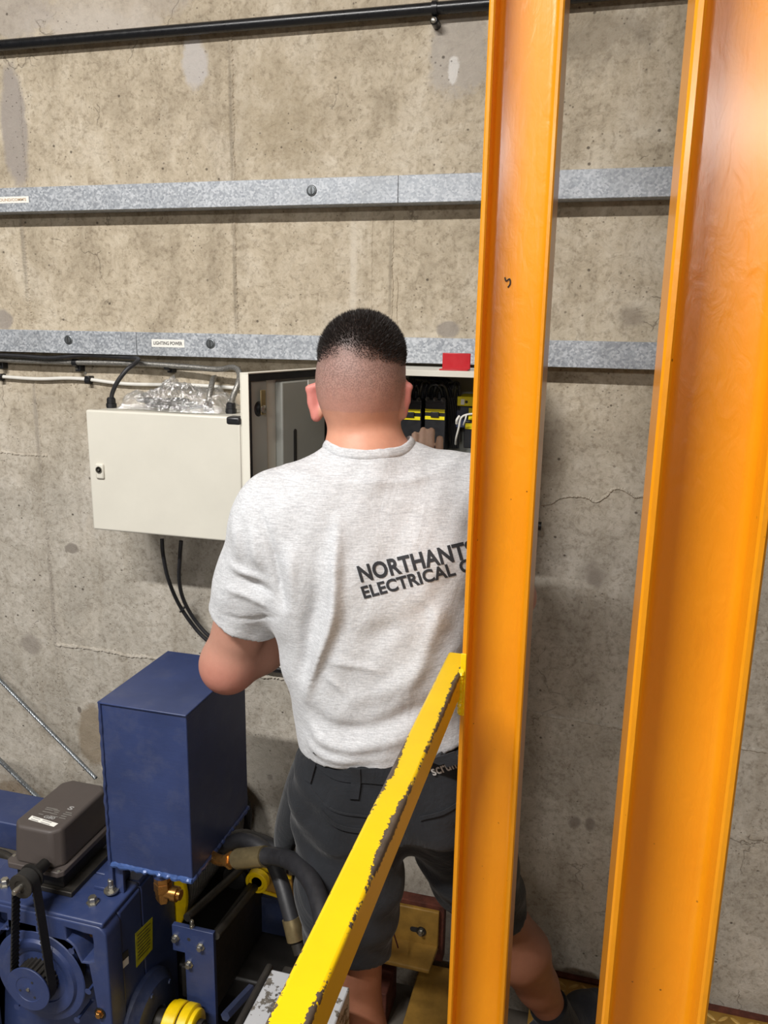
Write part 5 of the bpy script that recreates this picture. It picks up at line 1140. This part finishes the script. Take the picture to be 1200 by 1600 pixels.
# hem: tilted plane, rising to the right; waist tuck at left
hp = [at(482, 1166, Y=1.32), at(512, 1192, Y=1.27), at(600, 1201, Y=1.262), at(716, 1174, Y=1.30)]
hx_, hz_ = [p[0] for p in hp], [p[2] for p in hp]
hz = np.interp(X, hx_, hz_); T.d = np.maximum(T.d, (hz-Z).astype(np.float32))
# cuffs
def slab(o, n): return ((X-o[0])*n[0]+(Y-o[1])*n[1]+(Z-o[2])*n[2])
cuff = SL+(EL-SL)*0.665+V3((0.0, 0, 0)); cn = ud+V3((-0.10, 0, 0.0)); cn /= np.linalg.norm(cn)
ra_ = np.sqrt((X-SB[0])**2+(Y-SB[1])**2+(Z-SB[2])**2)
T.d = np.where((slab(SL+(EL-SL)*0.5, ud) > 0) & (X < -0.545), np.maximum(T.d, slab(cuff, cn)), T.d).astype(np.float32)
rcuf = SR+(ER-SR)*0.62
T.d = np.where((slab(SR+(ER-SR)*0.3, rd_) > 0) & (Y > 1.44), np.maximum(T.d, slab(rcuf, rd_)), T.d).astype(np.float32)
# hollow the cuff so the arm enters an open sleeve
T.cone(SL+(EL-SL)*0.50, SL+(EL-SL)*0.9, 0.060, 0.0635, 0.0, 'sub')
# neck opening
nk = C7+V3((0.004, 0.030, 0.0)); nu = V3((0.0, -0.28, 1.0)); nu /= np.linalg.norm(nu)
T.cone(nk-nu*0.02, nk+nu*0.12, 0.069, 0.085, 0.0, 'sub')
shirt, sv, sf = sdf_obj('t_shirt', T, 'shirt', person, 2, origin=None)
shirt.location = -Vector((-0.33, 1.35, 0.0)); plabel(shirt, 'light heather grey short-sleeved T-shirt')
bvh = BVHTree.FromPolygons([Vector(p) for p in sv], sf.tolist())
def drape(name, pts, faces, mat, parent, d=(0, 1, 0), lift=0.0012, tree=None, start=0.35, smooth=0):
    out = []; dv_ = Vector(d or (0, 1, 0)).normalized(); tr_ = tree or bvh
    for p in pts:
        if d is None: dv_ = (Vector(p)-Vector(CAM)).normalized()
        hit = tr_.ray_cast(Vector(p)-dv_*start, dv_)
        out.append(tuple(hit[0]-dv_*lift) if hit[0] is not None else tuple(p))
    o = MB().add(np.array(out), faces).build(name, mat, parent, smooth=smooth, origin=None)
    o.location = -(world(parent)); return o
def split_tris(v, f, size):
    bm = bmesh.new(); vs_ = [bm.verts.new(p) for p in v]
    for q in f:
        try: bm.faces.new([vs_[i] for i in q])
        except ValueError: pass
    bmesh.ops.triangulate(bm, faces=bm.faces)
    for _ in range(6):
        es = [e for e in bm.edges if e.calc_length() > size]
        if not es: break
        bmesh.ops.subdivide_edges(bm, edges=es, cuts=1); bmesh.ops.triangulate(bm, faces=[q for q in bm.faces if len(q.verts) > 3])
    bm.verts.index_update(); vv = np.array([tuple(a_.co) for a_ in bm.verts]); ff = [tuple(a_.index for a_ in q.verts) for q in bm.faces]; bm.free(); return vv, ff
def shirt_text(body, p0, p1, cap_px, Yg, sub=None):
    v, f = text_mesh(body, 1.0, 0.034, spacing=1.04); v = v-V3((v[:, 0].min(), 0, 0)); tot = v[:, 0].max()
    wsub = tot if sub is None else (lambda q: q[0][:, 0].max()-q[0][:, 0].min())(text_mesh(sub, 1.0, 0.034, spacing=1.04))
    v, f = split_tris(v, f, 0.09)
    a_, b_ = at(*p0, Y=Yg), at(*p1, Y=Yg); r_ = b_-a_; ln = np.linalg.norm(r_); r_ = r_/ln; u_ = V3((-r_[2], 0, r_[0])); hgt = cap_px*1.39/F
    return a_+v[:, :1]*(ln/wsub)*r_+(v[:, 1:2]*hgt/0.69)*u_, f
for body, sub, p0, p1, cap in (('NORTHANTS', 'NORTHANT', (564, 909), (731, 872), 24.5), ('ELECTRICAL C', 'ELECTRICAL', (569, 935), (713, 898), 18.5)):
    v, f = shirt_text(body, p0, p1, cap, 1.262, sub); dk = drape('shirt_print', v, f, 'shirtink', shirt, d=None); plabel(dk, 'charcoal printed lettering across the back')
# collar rib
cu_ = []
for i in range(60):
    a_ = 2*math.pi*i/60; e1, e2 = X_, np.cross(nu, X_); q = nk+nu*0.03+0.0745*(math.cos(a_)*e1+math.sin(a_)*e2); dr_ = (nk-nu*0.05-q); hit = bvh.ray_cast(Vector(nk+nu*0.10+0.078*(math.cos(a_)*e1+math.sin(a_)*e2)), Vector(-nu)); cu_.append(np.array(hit[0])+nu*0.001 if hit[0] is not None else q)
cu_ = np.array(cu_); cu_ = np.r_[cu_, cu_[:1]]
def ribbon(path, rr, hgt_n, par, name, mat):
    o = MB().tube(path, rr, 10, 2, caps=False).build(name, mat, par, smooth=70); return o
cs_ = spline(cu_, 2); rg_ = []
for q in cs_:
    rd2 = q-nk; rd2 = rd2-nu*(rd2@nu); rd2 /= np.linalg.norm(rd2); ua = nu*0.86-rd2*0.5; ub = np.cross(ua, np.cross(nu, rd2))
    ub /= np.linalg.norm(ub); ua /= np.linalg.norm(ua)
    rg_.append(np.array([q+rd2*0.002+ua*0.0085*math.cos(t_)+ub*0.0026*math.sin(t_) for t_ in np.linspace(0, 2*math.pi, 12, endpoint=False)]))
cb = MB().rings(rg_, caps=False).build('collar', 'shirt', shirt, smooth=70)
for o in (cb,): o.location = -Vector((0, 0, 0))

# ---- shorts
S = SDF((-0.64, 1.08, 0.36), (0.0, 1.74, 1.00), 0.0046)
pel = [(0.78, -0.335, 1.370, 0.176, 0.122, 4), (0.84, -0.332, 1.368, 0.182, 0.126, 4), (0.90, -0.334, 1.368, 0.178, 0.118, 5), (0.96, -0.340, 1.368, 0.170, 0.110, 6)]
pfn, _ = loft(pel, 2.4)
S.put(lambda X, Y, Z: pfn(X, Y, Z), (-0.56, 1.2, 0.74), (-0.12, 1.52, 0.97))
HLs, HRs = HL+V3((-0.01, -0.005, -0.02)), HR+V3((0.0, 0, -0.02))
S.chain([HLs, HLs*0.45+KL*0.55+V3((0, -0.006, 0)), KL+V3((0, 0.0, -0.02))], [0.112, 0.094, 0.078], 0.05); S.chain([HRs, HRs*0.45+KR*0.55, KR+(KR-HRs)*0.06], [0.100, 0.088, 0.076], 0.05)
X, Y, Z = np.meshgrid(*S.ax, indexing='ij', sparse=True)
S.d -= (0.0035*np.sin(X*45+Z*30)*np.sin(Z*42-X*20+Y*11)+0.002*np.sin(Z*95+X*50)).astype(np.float32)
S.d = np.maximum(S.d, (Z-(np.interp(X, hx_, hz_)+0.022)).astype(np.float32))
dl = (KL-HLs)/np.linalg.norm(KL-HLs); dr2 = (KR-HRs)/np.linalg.norm(KR-HRs)
S.d = np.where(X < -0.285, np.maximum(S.d, slab(KL-dl*0.035, dl+V3((-.12, -.1, 0)))), S.d).astype(np.float32)
S.d = np.where(X >= -0.285, np.maximum(S.d, slab(KR-dr2*0.012, dr2)), S.d).astype(np.float32)
S.cone(KL-dl*0.075, KL+dl*0.05, 0.060, 0.069, 0.0, 'sub'); S.cone(KR-dr2*0.05, KR+dr2*0.05, 0.060, 0.067, 0.0, 'sub')
shorts, shv, shf = sdf_obj('shorts', S, 'shorts', person, 2, origin=None); shorts.location = -Vector((-0.33, 1.35, 0.0)); plabel(shorts, 'charcoal work shorts with side pockets')
sbvh = BVHTree.FromPolygons([Vector(p) for p in shv], shf.tolist())
def strip(name, pix, Yg, wpx, mat, par, lift=0.002, thick=None, tree=sbvh):
    """a stitched strip of cloth laid over the shorts along a photo-pixel path"""
    p = spline([at(a_, b_, Y=Yg) for a_, b_ in pix], 8); t = np.gradient(p, axis=0); t /= np.linalg.norm(t, axis=1)[:, None]; sd = np.cross(t, Y_); wd = wpx*1.45/F/2
    V_ = []; 
    for k in (-1, -0.5, 0, 0.5, 1): V_.append(p+sd*wd*k)
    n = len(p); v = np.concatenate(V_); f = [(k*n+i, k*n+i+1, (k+1)*n+i+1, (k+1)*n+i) for k in range(4) for i in range(n-1)]
    o = drape(name, v, f, mat, par, lift=lift, tree=tree); sm = o.modifiers.new('thick', 'SOLIDIFY'); sm.thickness = thick or 0.0022; sm.offset = 0; return o
strip('waistband', [(484, 1186), (515, 1203), (560, 1211), (610, 1212), (660, 1203), (716, 1186)], 1.25, 26, 'shorts', shorts)
strip('belt_loop', [(557, 1198), (557, 1220), (556, 1242)], 1.25, 15, 'shorts', shorts, 0.005)
strip('belt_loop', [(486, 1190), (482, 1206), (478, 1224)], 1.25, 13, 'shorts', shorts, 0.005)
strip('pocket_welt', [(505, 1262), (530, 1280), (560, 1291), (600, 1298)], 1.25, 7, 'shorts', shorts, 0.003)
strip('yoke_seam', [(482, 1232), (510, 1252), (545, 1265), (590, 1272)], 1.25, 3, 'shorts', shorts, 0.002)
strip('pocket_welt', [(655, 1282), (690, 1276), (720, 1268)], 1.25, 6, 'shorts', shorts, 0.003)
v, f = split_tris(*text_mesh('scruffs', 1.0, 0.02), 0.12); a_, b_ = at(677, 1212, Y=1.262), at(722, 1197, Y=1.262); r_ = b_-a_; ln = np.linalg.norm(r_); r_ /= ln; u_ = V3((-r_[2], 0, r_[0])); v = v-V3((v[:, 0].min(), 0, 0))
lg = drape('waistband_lettering', a_+v[:, :1]*(ln/v[:, 0].max())*r_+v[:, 1:2]*(0.0145/0.55)*u_, f, 'greyink', shorts, d=None, lift=0.0050, tree=sbvh)
# hanging holster pocket at the left hip: an open pouch standing off the hip
def pouch():
    up = [(468, 1172), (452, 1210), (440, 1250), (431, 1290), (430, 1320), (440, 1342), (452, 1350)]
    dn_ = [(492, 1172), (486, 1212), (478, 1252), (470, 1290), (462, 1318), (456, 1338), (452, 1351)]
    k = 6; n = len(spline([(a_, b_, 0) for a_, b_ in up], k)); U = spline([at(a_, b_, Y=1.335+0.008*i) for i, (a_, b_) in enumerate(up)], k); D_ = spline([at(a_, b_, Y=1.292+0.012*i) for i, (a_, b_) in enumerate(dn_)], k)
    V_ = []; m_ = 7
    for j in range(m_):
        s_ = j/(m_-1); V_.append(U*(1-s_)+D_*s_+Y_*(-0.020*math.sin(math.pi*s_)))
    f = [(j*n+i, j*n+i+1, (j+1)*n+i+1, (j+1)*n+i) for j in range(m_-1) for i in range(n-1)]
    o = MB().add(np.concatenate(V_), f).build('holster_pocket', 'shorts', shorts, smooth=60); o.location = -Vector((0, 0, 0)); sm = o.modifiers.new('thick', 'SOLIDIFY'); sm.thickness = 0.004; sm.offset = 0; return o
hp_ = pouch()
# ---- socks and shoes
for nm, A_, T_, K_ in (('left', AL, TL, KL), ('right', AR, TR, KR)):
    fd = footdir(A_, T_); up_ = (K_-A_)/np.linalg.norm(K_-A_)
    q = SDF(A_-0.11, A_+0.12, 0.004); q.cone(A_-up_*0.05, A_+up_*0.045, 0.047, 0.0465); Xs, Ys, Zs = np.meshgrid(*q.ax, indexing='ij', sparse=True)
    q.d = np.maximum(q.d, ((Xs-A_[0])*up_[0]+(Ys-A_[1])*up_[1]+(Zs-A_[2])*up_[2]-0.034)).astype(np.float32); q.d = np.maximum(q.d, 0.055-Zs).astype(np.float32)
    so, _, _ = sdf_obj('sock', q, 'sock', person, 1, keep=False); so.location = -Vector((-0.33, 1.35, 0.0))
    C0 = V3((A_[0], A_[1], 0)); side = V3((-fd[1], fd[0], 0))
    q = SDF(C0+V3((-0.26, -0.26, -0.005)), C0+V3((0.26, 0.26, 0.16)), 0.004)
    q.cone(C0-fd*0.055+Z_*0.045, C0+fd*0.02+Z_*0.05, 0.042, 0.046, 0.02); q.cone(C0+fd*0.02+Z_*0.05, C0+fd*0.13+Z_*0.042, 0.048, 0.044, 0.03); q.cone(C0+fd*0.13+Z_*0.042, C0+fd*0.185+Z_*0.036, 0.044, 0.035, 0.03); q.cone(C0-fd*0.05+Z_*0.05, C0-fd*0.045+Z_*0.085, 0.040, 0.036, 0.02); q.cone(C0-fd*0.005+Z_*0.066, C0+fd*0.055+Z_*0.066, 0.044, 0.038, 0.02)
    Xs, Ys, Zs = np.meshgrid(*q.ax, indexing='ij', sparse=True); q.d = np.maximum(q.d, 0.016-Zs).astype(np.float32)
    sh_, _, _ = sdf_obj('shoe', q, 'shoe', person, 2, keep=False); sh_.location = -Vector((-0.33, 1.35, 0.0))
    out = [C0+fd*a_+side*b_ for a_, b_ in ((-0.095, 0.0), (-0.085, 0.028), (-0.05, 0.040), (0.02, 0.043), (0.09, 0.048), (0.15, 0.045), (0.195, 0.030), (0.212, 0.0), (0.195, -0.030), (0.15, -0.045), (0.09, -0.048), (0.02, -0.043), (-0.05, -0.040), (-0.085, -0.028))]
    op = spline(out+out[:1], 4)[:-1]; so_ = MB().rings([op+Z_*0.001, op+Z_*0.022]).build('sole', 'sole', sh_, bevel=0.004); so_.location = Vector((0, 0, 0))
    lc_ = MB()
    for i in range(4):
        c = C0+fd*(0.055+0.022*i)+Z_*(0.097-0.007*i); lc_.tube([c-side*0.026-Z_*0.012, c, c+side*0.026-Z_*0.012], 0.0026, 6, 4)
    l_ = lc_.build('laces', 'sole', sh_); l_.location = Vector((0, 0, 0))
    lg_ = A_+up_*0.0-fd*0.0; n_ = V3((0.55, -0.83, 0.0))
    pa = [A_+n_*0.0475+Z_*-0.035+V3((0.0, 0, 0)), A_+n_*0.049+Z_*-0.02+V3((.006, .004, 0)), A_+n_*0.0495+Z_*0.0+V3((.012, .008, 0))]
    lo_ = MB().tube(pa, [0.0012, 0.0035, 0.001], 8, 6).build('sock_emblem', 'paper', so); lo_.location = Vector((0, 0, 0))
